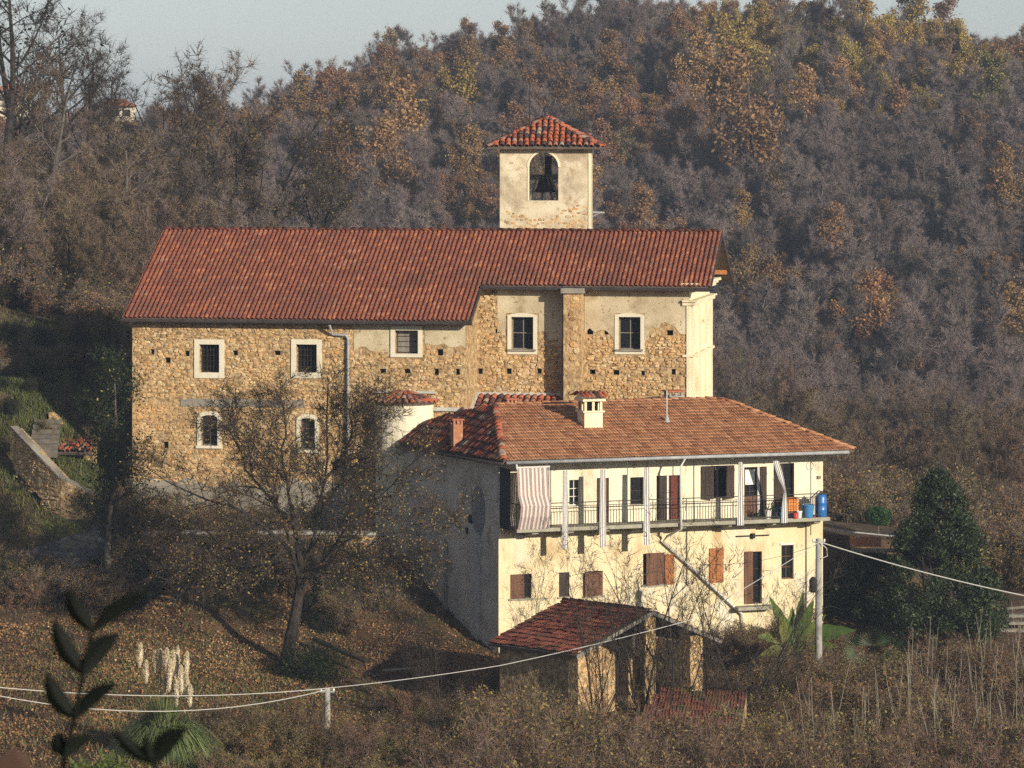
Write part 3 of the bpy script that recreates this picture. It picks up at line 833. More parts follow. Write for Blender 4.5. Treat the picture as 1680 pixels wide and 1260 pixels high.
# small white apse with its own tiled roof against the long wing
AP = CH.pt(CH.hit(664, 690, .0)[0], 0, 0)
apse = thing('apse', 'small rounded white apse with curved red tile roof on the rubble wall', 'apse', (AP.x, AP.y, -14))
z_t, z_bt = (YH - 664) * 157 / F, -18.5
mb = MB(); n = 14; rr = 1.28
arc = [(AP + CH.u * (rr * math.cos(math.pi * k / n) * -1) + CH.n * (rr * .9 * math.sin(math.pi * k / n))) for k in range(n + 1)]
for k in range(n):
    a, b = arc[k], arc[k + 1]
    mb.add([(a.x, a.y, z_bt), (b.x, b.y, z_bt), (b.x, b.y, z_t), (a.x, a.y, z_t)], [(0, 1, 2, 3)])
part('wall', mb, M['white_wall'], apse, smooth=False)
mb = MB()
for k in range(n):
    a, b = AP + (arc[k] - AP) * 1.08, AP + (arc[k + 1] - AP) * 1.08
    mb.hexa([(arc[k].x, arc[k].y, z_t - .12), (arc[k + 1].x, arc[k + 1].y, z_t - .12), (AP.x, AP.y, z_t - .12), (AP.x, AP.y, z_t - .12), (a.x, a.y, z_t), (b.x, b.y, z_t), (AP.x, AP.y, z_t + .4), (AP.x, AP.y, z_t + .4)])
ar = part('roof', mb, M['soffit'], apse)
key_me = tile_shape('coppo', .24, .42).mesh('roof_tile', M['tile_old'], True)
for row in range(3):
    nt = (13, 10, 6)[row]
    for k in range(nt):
        t = math.pi * (k + .5) / nt
        d = (CH.u * -math.cos(t) + CH.n * math.sin(t))
        rad = rr * 1.14 - row * .42
        o = AP + d * rad; o.z = z_t - .03 + row * .42 * .34
        ey = Vector((-d.x, -d.y, .34)).normalized(); nn = (Vector((0, 0, 1)) - ey * ey.z).normalized(); ex = ey.cross(nn)
        t_ = bpy.data.objects.new('roof_tile', key_me); COL.objects.link(t_); t_.parent = ar
        mw = Matrix((ex, ey, nn)).transposed().to_4x4(); mw.translation = o; t_.matrix_basis = mw
mb = MB(); CH.box(mb, CH.hit(610, 650)[0], CH.hit(716, 650)[0], z_t + .36, z_t + .46, -.02, .12)
part('flashing', mb, M['flash'], apse)

# ------------------------------------------------------------------ bell tower
TW = Facade(P(820, 300, 166).xy, R(-2.5))
tw_w = TW.hit(969, 300)[0]; TD = 4.1
tower = thing('bell_tower', 'square plastered bell tower with arched opening and tiled pyramid roof', 'bell tower', TW.pt(tw_w / 2, -16, -TD / 2))
TZ0, TZ1 = -15, TW.hit(890, 244)[1]
ro = TW.rect(868, 250, 916, 329)
mb = MB(); TW.wall(mb, 0, tw_w, TZ0, TZ1, [ro], depth=.5, arch={0: (ro[1] - ro[0]) / 2})
TB = Facade(TW.pt(tw_w, 0, -TD).xy, R(-2.5 + 180))
ro2 = (tw_w - ro[1] - .1, tw_w - ro[0] + .1, ro[2] - .1, ro[3])
TB.wall(mb, 0, tw_w, TZ0, TZ1, [ro2], depth=.5, arch={0: (ro[1] - ro[0]) / 2})
TR_ = Facade(TW.pt(tw_w, 0, 0).xy, R(-2.5 + 90)); TL_ = Facade(TW.pt(0, 0, -TD).xy, R(-2.5 - 90))
TR_.wall(mb, 0, TD, TZ0, TZ1); TL_.wall(mb, 0, TD, TZ0, TZ1)
for f, w_, op in ((TW, tw_w, ro), (TB, tw_w, ro2)):
    f.wall(mb, .5, w_ - .5, TZ0, TZ1, [op], depth=.01, off=-.5, arch={0: (ro[1] - ro[0]) / 2})
for f in (TR_, TL_): f.wall(mb, .5, TD - .5, TZ0, TZ1, off=-.5)
twall = part('wall', mb, M['plaster_tower'], tower)
mb = MB(); mb.add([TW.pt(.3, ro[2] - .25, -.3), TW.pt(tw_w - .3, ro[2] - .25, -.3), TW.pt(tw_w - .3, ro[2] - .25, -TD + .3), TW.pt(.3, ro[2] - .25, -TD + .3)], [(0, 1, 2, 3)])
part('bell_floor', mb, M['wood_dark'], tower)
zlow = TW.hit(890, 352)[1]
stones(twall, TW, .05, tw_w - .05, -5, zlow + .5, lambda a, z, w, h: z < zlow + .15 + (pn(a, z, 1.0, 44) - .5) * 1.2 and random.random() > .15, 0, 120, proud=.02)
mb = MB(); TW.box(mb, tw_w - .1, tw_w + .03, TZ0, TZ1 - .02, -.12, .03)
part('corner_strip', mb, M['cream'], tower)
# arch moulding
mb = MB(); c = (ro[0] + ro[1]) / 2; hw = (ro[1] - ro[0]) / 2; zs = ro[3] - hw; n = 12
for k in range(n):
    t0, t1 = math.pi * k / n, math.pi * (k + 1) / n
    q = lambda t, r_, o: TW.pt(c + r_ * math.cos(t), zs + r_ * math.sin(t), o)
    mb.hexa([q(t0, hw, .03), q(t1, hw, .03), q(t1, hw, -.02), q(t0, hw, -.02), q(t0, hw + .1, .03), q(t1, hw + .1, .03), q(t1, hw + .1, -.02), q(t0, hw + .1, -.02)])
TW.box(mb, ro[0] - .07, ro[0], ro[2], zs, -.02, .03)
part('arch_moulding', mb, M['cream'], tower)
# roof of the tower
ov = .55; ze = TZ1 + .05; apx = TW.pt(tw_w / 2, TZ1 + 1.42, -TD / 2)
cs = [TW.pt(-ov, ze, ov), TW.pt(tw_w + ov, ze, ov), TW.pt(tw_w + ov, ze, -TD - ov), TW.pt(-ov, ze, -TD - ov)]
for k in range(4):
    rr_ = roof(tower, [[cs[k], cs[(k + 1) % 4], apx]], 'coppo', .27, .36, M['tile_old'], 300, jit=1.6, thick=.07)
    caps(rr_, cs[k], apx, M['tile_old'], w=.26, l=.38)
# bell and its frame
bl = thing('bell', 'dark bronze bell on a wooden wheel frame inside the tower arch', 'bell', TW.pt(c, ro[2], -1.6))
bx, by = TW.pt(c, 0, -1.7).xy
mb = MB(); zb = ro[2] + .35
mb.lathe((bx, by, zb), [(.50, 0), (.47, .08), (.36, .25), (.30, .5), (.27, .65), (.18, .75), (.05, .8)], 16)
part('bell_body', mb, M['iron'], bl, smooth=True)
mb = MB(); zm = TW.hit(890, 291)[1]
mb.beam(TW.pt(.4, zm, -1.7), TW.pt(tw_w - .4, zm, -1.7), .22, .24)
part('headstock', mb, M['wood_grey'], bl)
mb = MB(); mb.beam(TW.pt(c + .15, zm + .12, -1.7), TW.pt(c + .15, zm + .95, -1.7), .32, .28, up=(0, 1, 0))
part('counterweight', mb, M['wood_dark'], bl)
mb = MB()
for dx, x2 in ((-.05, -.15), (.25, .75), (-.35, -.75), (.1, .4)):
    mb.beam(TW.pt(c + dx, zm, -1.5), TW.pt(c + x2, ro[2] - .2, -1.4), .1, .1, up=(0, 1, 0))
part('wheel_strut', mb, M['wood_grey'], bl)
lr = MB(); p = P(869, 200, 167)
lr.tube([(p.x, p.y, TZ1 + .3), (p.x, p.y, (YH - 128) * 167 / F)], [.045, .022], 6)
solo('lightning_rod', lr, M['iron'], 'thin dark lightning rod standing on the bell tower roof', 'rod')
mb = MB(); p = TR_.pt(.5, TW.hit(985, 348)[1], 0)
mb.beam(p - TR_.n * .1, p + TR_.n * .62 + Vector((0, 0, -.03)), .07, .07); mb.beam(p + Vector((0, 0, -.25)), p + TR_.n * .5, .03, .03)
part('bracket', mb, M['zinc'], tower)
# ------------------------------------------------------------------ farmhouse
HF = Facade((-.55, 150.0), R(20))
HL = 14.6
HE = HF.hit(1350, 800)[0]
farm = thing('farmhouse', 'cream two-storey farmhouse with long balcony and orange tiled hip roof', 'farmhouse', HF.pt(HL / 2, -22, -3))
ZB = -15.85                     # balcony floor
ZE = -13.05; OE = 1.28          # eave height and offset
OR2 = -4.4; ZR2 = -11.2; T2 = (ZR2 - ZE) / (OE - OR2)
def zr2(off): return ZE + T2 * (OE - off)
B_ = P(660, 900, 158.2)
# openings measured on the facade
U = {k: HF.rect(*v) for k, v in dict(
    u1=(934, 787, 953, 830), u2=(979, 784, 999, 862), u3=(1034, 783, 1056, 828), u4=(1077, 780, 1116, 862), u5=(1151, 764, 1203, 818),
    u6=(1221, 766, 1258, 848), u7=(1271, 760, 1303, 846)).items()}
D = {k: HF.rect(*v) for k, v in dict(
    d1=(837, 942, 872, 982), d2=(917, 939, 934, 979), d3=(959, 937, 989, 977), d4=(1055, 908, 1090, 959), d5=(1164, 900, 1186, 955),
    d6=(1222, 905, 1250, 991), d7=(1282, 894, 1302, 950)).items()}
for k in ('u2', 'u4', 'u6', 'u7'): U[k] = (U[k][0], U[k][1], ZB, U[k][3])
up = MB(); HF.wall(up, 0, HE, ZB, zr2(0) - .12, list(U.values()), depth=.28)
part('wall', up, M['white_wall'], farm, label='pale cream upper wall behind the balcony')
lw = MB(); HF.wall(lw, 0, HE, -23.6, ZB, list(D.values()), depth=.28)
part('wall', lw, M['yellow_wall'], farm, label='yellow ochre lower wall')
# left wall in shade, skewed to the front
LF = Facade((B_.x, B_.y), to=(-.55, 150.0))
LW = (Vector((-.55, 150.0)) - Vector((B_.x, B_.y))).length
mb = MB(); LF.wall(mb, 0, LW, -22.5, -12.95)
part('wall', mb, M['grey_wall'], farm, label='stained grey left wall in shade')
mb = MB()
c1, c2, c3 = HF.pt(HE, 0, 0), HF.pt(HE, 0, -8.2), Vector((B_.x, B_.y, 0))
for a, b in ((c1, c2), (c2, c3)):
    mb.add([(a.x, a.y, -23.5), (b.x, b.y, -23.5), (b.x, b.y, -12.9), (a.x, a.y, -12.9)], [(0, 1, 2, 3)])
    part('wall', mb, M['yellow_wall'], farm); mb = MB()
# patches, holes, pilaster and pipes of the left wall
mb = MB(); a, z = LF.hit(785, 830); pts = []
for k in range(16):
    t = 2 * math.pi * k / 16
    pts.append(LF.pt(a + .62 * math.cos(t), z - .2 + 1.05 * math.sin(t) * (1 if math.sin(t) > 0 else 1.0), .012))
mb.add(pts, [tuple(range(16))]); part('render_patch', mb, M['grey_patch'], farm)
for (x, y, sx, sz) in ((677, 945, .45, .5), (700, 1005, .3, .5), (772, 852, .3, .22), (766, 870, .18, .2)):
    mb = MB(); a, z = LF.hit(x, y); pts = [LF.pt(a + sx * math.cos(2 * math.pi * k / 11) * random.uniform(.6, 1.1), z + sz * math.sin(2 * math.pi * k / 11) * random.uniform(.6, 1.1), .008) for k in range(11)]
    mb.add(pts, [tuple(range(11))]); part('wall_hole', mb, M['dark'], farm)
mb = MB(); a, z = LF.hit(781, 872); LF.box(mb, a - .22, a + .42, -22.4, z, -.02, .16)
part('pilaster', mb, M['pipe_white'], farm)
mb = MB(); a, z = LF.hit(806, 772); LF.box(mb, a - .25, LW - .02, z - 1.2, -12.95, -.02, .03); part('render_patch', mb, M['grey_wall'], farm)
for x, yt in ((691, 897), (734, 893)):
    mb = MB(); a, z = LF.hit(x, yt)
    mb.tube([LF.pt(a - .35, z + .18, .1), LF.pt(a - .05, z + .1, .1), LF.pt(a, z - .1, .1), LF.pt(a, -21.9, .1)], .07, 8)
    part('downpipe', mb, M['zinc'], farm, smooth=True)
# main roof
def HP(s, off): return HF.pt(s, zr2(off), off)
sEL, sER, sRL, sRR = HF.hit(826, 752, OE)[0], HF.hit(1402, 740, OE)[0], HF.hit(812, 668, OR2)[0], HF.hit(1186, 661, OR2)[0]
EL, ER, RR, RL = HP(sEL, OE), HP(sER, OE), HP(sRR, OR2), HP(sRL, OR2)
rf = roof(farm, [[EL, ER, RR, RL]], 'flat', .25, .36, M['tile_flat'], 300, jit=1.0, deck=M['soffit'])
rf['label'] = 'weathered orange-brown flat tile slope above the balcony'
BR = HF.pt(sER, ZE, -10.2)
r2_ = roof(farm, [[ER, BR, RR]], 'flat', .25, .36, M['tile_flat'], 0)
caps(rf, ER, RR, M['tile_flat'], w=.24, l=.42); caps(rf, RL, RR, M['tile_flat'], w=.24, l=.42)
BL = HF.pt(sRL, zr2(OR2) - .6, -7.2); BRR = HF.pt(sRR + 1.5, zr2(OR2) - .6, -7.2)
roof(farm, [[BRR, BL, RL, RR]], 'flat', .25, .36, M['tile_flat'], 0)
# old barrel-tile slope on the left: plane through EL, RL and the far eave point
E2 = P(625, 724, 159.5)
pn_ = (E2 - EL).cross(RL - EL).normalized()
def on_plane(px, py):
    d = Vector(((px - 840) / F, 1, (YH - py) / F)); return d * (EL.dot(pn_) / d.dot(pn_))
lp = [E2, EL, RL, on_plane(774, 675), on_plane(735, 682), on_plane(690, 701)]
rl = roof(farm, [lp], 'coppo', .23, .40, M['tile_old'], 300, jit=2.2, deck=M['soffit'])
rl['label'] = 'mottled dark red barrel-tile slope on the left'
caps(rl, EL, RL, M['tile_old'], w=.3, l=.36, jit=2)
caps(rl, on_plane(690, 701), on_plane(735, 682), M['tile_old'], w=.3, l=.36, jit=2); caps(rl, E2, on_plane(690, 701), M['tile_old'], w=.3, l=.36, jit=2)
# connecting roof between ridge and nave wall
zc1 = CH.hit(850, 650, -2.6)[1]
a_r = a_b0 - .05
cp_ = [CH.pt(.05, zc1 - 1.15, .2), CH.pt(a_r, zc1 - 1.15, .2), CH.pt(a_r, zc1, -2.55), CH.pt(.05, zc1, -2.55)]
roof(farm, [cp_], 'coppo', .30, .42, M['tile_old'], 200, jit=1.2)
mb = MB(); CH.box(mb, 0, a_r, zc1 + .05, zc1 + .16, -2.62, -2.5); part('flashing', mb, M['flash'], farm)
mb = MB(); mb.beam(CH.pt(.05, zc1 + .12, -2.5), CH.pt(.05, zc1 - .95, .12), .1, .14)
a7 = CH.hit(708, 672)[0]; z7 = CH.hit(740, 672)[1]
part('flashing', mb, M['flash'], farm)
mb = MB(); CH.box(mb, a7, .06, z7 - .06, z7 + .1, -.02, .14); part('flashing', mb, M['flash'], farm)
# gutter and soffit rafters
gt = MB(); gt.tube([HF.pt(sEL + .1, ZE - .08, OE + .07), HF.pt(sER - .3, ZE - .08, OE + .07)], .075, 8)
part('gutter', gt, M['zinc'], farm, smooth=True)
gt = MB(); q = [EL + (E2 - EL) * t for t in (0, 1)]; gt.tube([q[0] - Vector((.06, 0, .12)), q[1] - Vector((.06, 0, .12))], .06, 8)
part('gutter', gt, M['gutter'], farm, smooth=True)
for k in range(13):
    s = .5 + k * 1.18
    if s > HE - .2: break
    mb = MB(); mb.beam(HF.pt(s, zr2(-.3) - .21, -.3), HF.pt(s, zr2(OE - .1) - .2, OE - .1), .09, .13); part('rafter', mb, M['wood_grey'], farm)
# chimneys
def chimney(x0, y0, x1, y1, Y, m, kind, nm_lab):
    a, b = P(x0, y1, Y), P(x1, y0, Y); w = b.x - a.x
    th = bool(0)
    ck = link('chimney', None, farm) if False else None
    mb = MB(); base = a.z - .5
    c = Vector(((a.x + b.x) / 2, Y, 0))
    ux, uy = HF.u, -HF.n
    def bx(m_, hx, hy, z0, z1):
        m_.hexa([(c + ux * sx * hx + uy * sy * hy + Vector((0, 0, z))) for z in (z0, z1) for sx, sy in ((-1, -1), (1, -1), (1, 1), (-1, 1))])
    if kind == 'small':
        bx(mb, w / 2, w / 2, base, b.z - .22)
        ch = part('chimney', mb, m, farm, label=nm_lab)
        for sx in (-1, 0, 1):
            for sy in (-1, 1):
                pm = MB(); o = c; c2_ = c + ux * sx * w * .4 + uy * sy * w * .4
                pm.hexa([(c2_ + ux * p * .045 + uy * q_ * .045 + Vector((0, 0, z))) for z in (b.z - .22, b.z - .06) for p, q_ in ((-1, -1), (1, -1), (1, 1), (-1, 1))])
                part('cap_post', pm, m, ch)
        cm = MB(); bx(cm, w / 2 + .06, w / 2 + .06, b.z - .06, b.z); part('chimney_cap', cm, M['terracotta'], ch)
    else:
        H_ = b.z - base
        bx(mb, w * .40, w * .40, base, a.z + .55)
        bx(mb, w * .47, w * .47, a.z + .55, a.z + .62)
        ch = part('chimney', mb, m, farm, label=nm_lab)
        for sx in (-1, 0, 1):
            for sy in (-1, 0, 1):
                if sx == 0 and sy == 0: continue
                pm = MB(); c2_ = c + ux * sx * w * .34 + uy * sy * w * .34
                pm.hexa([(c2_ + ux * p * .05 + uy * q_ * .05 + Vector((0, 0, z))) for z in (a.z + .62, a.z + 1.02) for p, q_ in ((-1, -1), (1, -1), (1, 1), (-1, 1))])
                part('cap_post', pm, m, ch)
        im = MB(); bx(im, w * .25, w * .25, a.z + .6, a.z + 1.03); part('flue', im, M['dark'], ch)
        cm = MB(); bx(cm, w * .5, w * .5, a.z + 1.02, a.z + 1.12); part('chimney_cap', cm, m, ch)
        k0 = tile_shape('coppo', .2, .5).mesh('cap_tile', M['tile_old'], True)
        for side in (-1, 1):
            for j in range(6):
                o = c + uy * (side * w * .72) + ux * ((j - 2.5) * .2) + Vector((0, 0, a.z + 1.14))
                ey = (uy * -side + Vector((0, 0, .42))).normalized(); ex = ux * side; nn = ex.cross(ey)
                if nn.z < 0: ex = -ex; nn = -nn
                t = bpy.data.objects.new('cap_tile', k0); COL.objects.link(t); t.parent = ch
                mw = Matrix((ex, ey, nn)).transposed().to_4x4(); mw.translation = o; t.matrix_basis = mw
        gm = MB()
        for s_ in (-1, 1):
            gm.prism([c + ux * s_ * w * .48 + uy * (-w * .5) + Vector((0, 0, a.z + 1.12)), c + ux * s_ * w * .48 + uy * (w * .5) + Vector((0, 0, a.z + 1.12)), c + ux * s_ * w * .48 + Vector((0, 0, a.z + 1.12 + w * .24))], ux * -.05 * s_)
        part('cap_gable', gm, m, ch)
    return ch
M['brick'] = mat('brick', [(.3, (.30, .12, .06)), (.7, (.42, .2, .11))], scale=8, mix=((.5, .42, .3), 3, .55, .65))
chimney(829, 653, 846, 686, 155.0, M['brick'], 'small', 'small brick chimney by the ridge')
chimney(741, 687, 757, 718, 153.4, M['brick'], 'small', 'small brick chimney on the dark tile slope')
chimney(948, 642, 988, 697, 153.6, M['cream'], 'big', 'tall cream chimney with tiled gable cap')
chimney(1092, 640, 1118, 662, 158.2, M['concrete'], 'small', 'low stone stump chimney with tile cap at the wall')
# antenna
an = thing('roof_antenna', 'thin white antenna pole with grey cone base on the orange roof', 'antenna', P(1094, 690, 154.9))
mb = MB(); p = P(1094, 692, 154.9); mb.tube([p, p + Vector((0, 0, 1.35))], .022, 6); part('pole', mb, M['paint_white'], an)
mb = MB(); mb.lathe(p + Vector((0, 0, -.1)), [(.22, 0), (.10, .2), (.03, .42)], 10); part('cone_base', mb, M['zinc'], an)

# balcony
BD = 1.18
sB0, sB1 = HF.hit(848, 870, BD)[0], HF.hit(1362, 852, BD)[0]
mb = MB(); HF.box(mb, sB0, sB1, ZB - .15, ZB, .0, BD)
bal = part('balcony', mb, M['slab'], farm)
for x in (868, 926, 985, 1042, 1110, 1190, 1262, 1330):
    s = HF.hit(x, 880, .6)[0]
    mb = MB(); HF.prism = None
    poly = [HF.pt(s, ZB - .152, 0), HF.pt(s, ZB - .152, BD - .2), HF.pt(s, ZB - .26, BD - .22), HF.pt(s, ZB - .42, .1), HF.pt(s, ZB - .42, 0)]
    mb.prism(poly, HF.u * .28); part('bracket', mb, M['slab'], bal)
ra = MB(); zt = ZB + 1.0
ra.beam(HF.pt(sB0, zt, BD - .05), HF.pt(sB1, zt, BD - .05), .04, .035)
ra.beam(HF.pt(sB0, ZB + .1, BD - .05), HF.pt(sB1, ZB + .1, BD - .05), .025, .025)
ra.beam(HF.pt(sB0, zt - .14, BD - .05), HF.pt(sB1, zt - .14, BD - .05), .025, .025)
ra.beam(HF.pt(sB1, zt, BD - .05), HF.pt(sB1, zt, .02), .04, .035); ra.beam(HF.pt(sB0, zt, BD - .05), HF.pt(sB0, zt, .02), .04, .035)
k = 0; s = sB0
while s < sB1:
    ra.beam(HF.pt(s, ZB, BD - .05), HF.pt(s, zt - .14 if k % 12 else zt, BD - .05), .014 if k % 12 else .03, .014 if k % 12 else .03, up=(0, 1, 0))
    s += .125; k += 1
for o in np.arange(.15, BD, .13): ra.beam(HF.pt(sB1, ZB, o), HF.pt(sB1, zt, o), .014, .014, up=(1, 0, 0))
part('railing', ra, M['iron'], bal)
# thin poles from slab to eave
for x in (1138, 1365):
    s = HF.hit(x, 800, BD)[0]; mb = MB(); mb.tube([HF.pt(s, ZB - (.5 if x > 1300 else 0), BD + .02), HF.pt(s, ZE - .05, BD + .02)], .022, 6); part('balcony_pole', mb, M['iron'], bal)
for x in (904, 1062):
    s = HF.hit(x, 800, BD)[0]; mb = MB(); mb.tube([HF.pt(s, ZB, BD - .03), HF.pt(s, ZE - .05, BD - .03)], .018, 6); part('balcony_pole', mb, M['iron'], bal)

# windows and doors, upper storey
window(farm, HF, U['u1'], depth=.2, nx=2, nz=3, fm=M['paint_white'])
shutter(farm, HF, U['u2'][0], (U['u2'][0] + U['u2'][1]) / 2 - .01, ZB + .05, U['u2'][3], -.12, M['wood_dark'], 3)
shutter(farm, HF, (U['u2'][0] + U['u2'][1]) / 2 + .01, U['u2'][1], ZB + .05, U['u2'][3], -.12, M['wood_brown'], 3)
window(farm, HF, U['u3'], depth=.2, nx=1, nz=2, fm=M['wood_dark'])
w = window(farm, HF, U['u4'], depth=.26, nx=2, nz=2, fm=M['wood_dark'], name='door')
sm = (U['u4'][0] + U['u4'][1]) / 2
mb = MB(); HF.box(mb, sm + .1, U['u4'][1] - .05, ZB + .03, U['u4'][3] - .05, -.2, -.15); part('door_curtain', mb, mat('red_cloth', (.13, .04, .028), rough=.95), farm)
shutter(farm, HF, U['u4'][0] + .02, sm - .05, ZB + .04, U['u4'][3] - .02, -.08, M['wood_dark'], 3)
mb = MB(); HF.box(mb, sm - .05, sm + .03, ZB + .02, U['u4'][3], -.1, -.03); part('door_frame', mb, M['paint_white'], farm)
window(farm, HF, U['u5'], depth=.22, nx=2, nz=1, fm=M['wood_brown'])
u = U['u5']; shutter(farm, HF, u[0] - .02, u[0] + .5, u[2], u[3], .03, M['wood_dark'], 3, ang=R(20), hinge='l'); shutter(farm, HF, u[1] - .48, u[1] + .02, u[2], u[3], .03, M['wood_dark'], 3, ang=R(25), hinge='r')
u = U['u6']; sm = (u[0] + u[1]) / 2 + .1
window(farm, HF, (u[0], sm, ZB + .02, u[3]), depth=.18, nx=2, nz=4, fm=M['wood_dark'], name='door')
mb = MB(); HF.box(mb, u[0] + .03, sm - .02, ZB + .02, ZB + .85, -.14, -.08); part('door_panel', mb, M['wood_brown'], farm)
mb = MB(); HF.box(mb, u[0] + .1, sm - .08, u[3] - .75, u[3] - .12, -.135, -.12); part('door_blind', mb, M['white_plastic'], farm)
mb = MB(); HF.box(mb, sm, sm + .1, ZB, u[3], -.1, -.02); part('door_frame', mb, M['pipe_white'], farm)
shutter(farm, HF, sm + .12, u[1] + .02, ZB + .03, u[3], -.05, M['wood_dark'], 3)
u = U['u7']; window(farm, HF, (u[0], u[1], ZB + .02, u[3]), depth=.22, nx=2, nz=2, fm=M['wood_dark'], name='door')
shutter(farm, HF, u[0] - .03, u[0] + .36, ZB + .04, u[3], .02, M['wood_dark'], 3, ang=R(15))
# lower storey
for k, nxz in (('d1', (2, 1)), ('d2', (1, 2)), ('d3', (2, 1)), ('d4', (2, 1))):
    window(farm, HF, D[k], depth=.2, nx=nxz[0], nz=nxz[1], fm=M['wood_dark'])
    d = D[k]; mb = MB(); HF.box(mb, d[0] - .06, d[1] + .06, d[2] - .07, d[2], -.02, .07); part('window_sill', mb, M['slab'], farm)
d = D['d1']; shutter(farm, HF, d[0] + .01, d[0] + .64, d[2] + .01, d[3] - .01, -.07, M['wood_brown'], 4)
d = D['d2']; shutter(farm, HF, d[0] + .01, d[1] - .01, d[2] + .01, d[3] - .01, -.09, M['wood_dark'], 3)
d = D['d3']; shutter(farm, HF, d[0] - .04, d[1] - .02, d[2] - .02, d[3] - .03, .02, M['wood_brown'], 5, ang=R(6), hinge='r')
d = D['d4']; shutter(farm, HF, d[0] + .1, d[1] - .02, d[2] - .03, d[3] + .03, .02, M['wood_brown'], 5, ang=R(4), hinge='r')
shutter(farm, HF, d[1] + .02, d[1] + .40, d[2], d[3] - .05, .02, M['wood_orange'], 3, ang=R(12), label='open orange wooden shutter')
d = D['d5']; window(farm, HF, d, depth=.2, nx=1, nz=2); shutter(farm, HF, d[0] - .02, (d[0] + d[1]) / 2 - .005, d[2] - .02, d[3] + .02, .015, M['wood_orange'], 2); shutter(farm, HF, (d[0] + d[1]) / 2 + .005, d[1] + .02, d[2] - .02, d[3] + .02, .015, M['wood_orange'], 2)
d = D['d6']; window(farm, HF, d, depth=.24, nx=2, nz=3, fm=M['wood_dark'], name='door'); shutter(farm, HF, d[0] - .03, d[0] + .36, d[2] + .02, d[3] + .02, .02, M['wood_brown'], 3)
d = D['d7']; window(farm, HF, d, depth=.2, nx=2, nz=3, fm=M['wood_brown'])
mb = MB(); HF.box(mb, d[0] - .07, d[1] + .07, d[3], d[3] + .08, -.02, .05); part('lintel', mb, M['paint_white'], farm)
mb = MB(); s0 = HF.hit(1203, 994)[0]; s1 = HF.hit(1262, 994)[0]; z = HF.hit(1230, 993)[1]; HF.box(mb, s0, s1, z - .14, z, 0, .55); part('door_step', mb, M['slab'], farm)
# facade pipes
mb = MB(); zz = [HF.hit(1117, 765, OE), HF.hit(1117, 866, BD + .08)]
pts = [HF.pt(zz[0][0] + .15, ZE - .12, OE + .07), HF.pt(zz[1][0], ZE - .45, BD + .1), HF.pt(zz[1][0], ZB - .25, BD + .1)]
a1 = HF.hit(1090, 884, .3); pts += [HF.pt(a1[0] + .1, a1[1] + .1, .35), HF.pt(a1[0], a1[1] - .1, .2)]
a2 = HF.hit(1218, 1008, .15); pts.append(HF.pt(a2[0], a2[1], .15)); a3 = HF.hit(1224, 1080, .15); pts.append(HF.pt(a3[0], a3[1], .15))
mb.tube(pts, .055, 8); part('downpipe', mb, M['paint_white'], farm, smooth=True, label='white downpipe running diagonally across the lower wall')
mb = MB(); s = HF.hit(846, 765, OE)[0]; mb.tube([HF.pt(s, ZE - .1, OE + .07), HF.pt(s + .05, ZE - .32, OE), HF.pt(s + .12, ZE - .4, OE - .2)], .05, 8); part('downpipe', mb, M['paint_white'], farm)
for x, y0, y1 in ((1127, 872, 960), (1323, 862, 1020)):
    mb = MB(); a, z = HF.hit(x, y0, .04); _, zq = HF.hit(x, y1, .04); mb.tube([HF.pt(a, z, .04), HF.pt(a, zq, .04)], .022, 6); part('wall_pipe', mb, M['wood_grey'], farm)
mb = MB()
a0, z0 = HF.hit(1208, 880, .05); a1, z1 = HF.hit(1262, 875, .05)
mb.tube([HF.pt(a0, z0, .05), HF.pt(a1, z0, .05)], .03, 6)
mb.lathe(HF.pt((a0 + a1) / 2, z0 - .1, .08), [(.09, 0), (.1, .1), (.09, .2)], 10)
part('lamp_bracket', mb, M['iron'], farm)
mb = MB(); a, z = HF.hit(1329, 764, .03)
for k in range(12):
    t0, t1 = 2 * math.pi * k / 12, 2 * math.pi * (k + 1) / 12
    mb.beam(HF.pt(a + .17 * math.cos(t0), z + .17 * math.sin(t0), .03), HF.pt(a + .17 * math.cos(t1), z + .17 * math.sin(t1), .03), .012, .012)
part('wall_ring', mb, M['pipe_white'], farm)
mb = MB(); a, z = HF.hit(1343, 783, .0); HF.box(mb, a - .07, a + .07, z - .06, z + .06, 0, .08); part('wall_box', mb, M['wood_grey'], farm)

# curtains, side screen and awning on the balcony
def curtain(x, yt, yb, wt, wb_, lab, kink=None):
    mb = MB(); o = BD + .10
    st, ztp = HF.hit(x, yt, o); sb, zbt = HF.hit(x if kink is None else kink[2], yb, o)
    rows = []; n = 9; R_ = 10
    for j in range(R_ + 1):
        f = j / R_; z = ztp + (zbt - ztp) * f
        c = st + (sb - st) * f; w = wt + (wb_ - wt) * f
        if kink is not None:
            sk, zk = HF.hit(kink[0], kink[1], o)
            fk = (zk - ztp) / (zbt - ztp)
            c = st + (sk - st) * (f / fk) if f < fk else sk + (sb - sk) * ((f - fk) / (1 - fk))
            w = wt * (1 - .6 * math.exp(-((f - fk) / .15) ** 2))
        rows.append([HF.pt(c + (i / n - .5) * w, z, o + (.014 if i % 2 else -.01) * (1 + .3 * math.sin(j * 1.7 + i)) ) for i in range(n + 1)])
    for i in range(n):
        vs = [r[i] for r in rows] + [r[i + 1] for r in rows]; m = len(rows)
        mb.add(vs, [(j, m + j, m + j + 1, j + 1) for j in range(m - 1)], .75 if i % 3 == 1 else .2)
    solo('striped_curtain', mb, M['stripe'], lab, 'curtain', 'striped curtains hanging along the balcony')
curtain(927, 772, 901, .20, .28, 'black-and-white striped curtain hanging nearest the striped awning')
curtain(989, 770, 898, .22, .30, 'black-and-white striped curtain left of the dark balcony window pair')
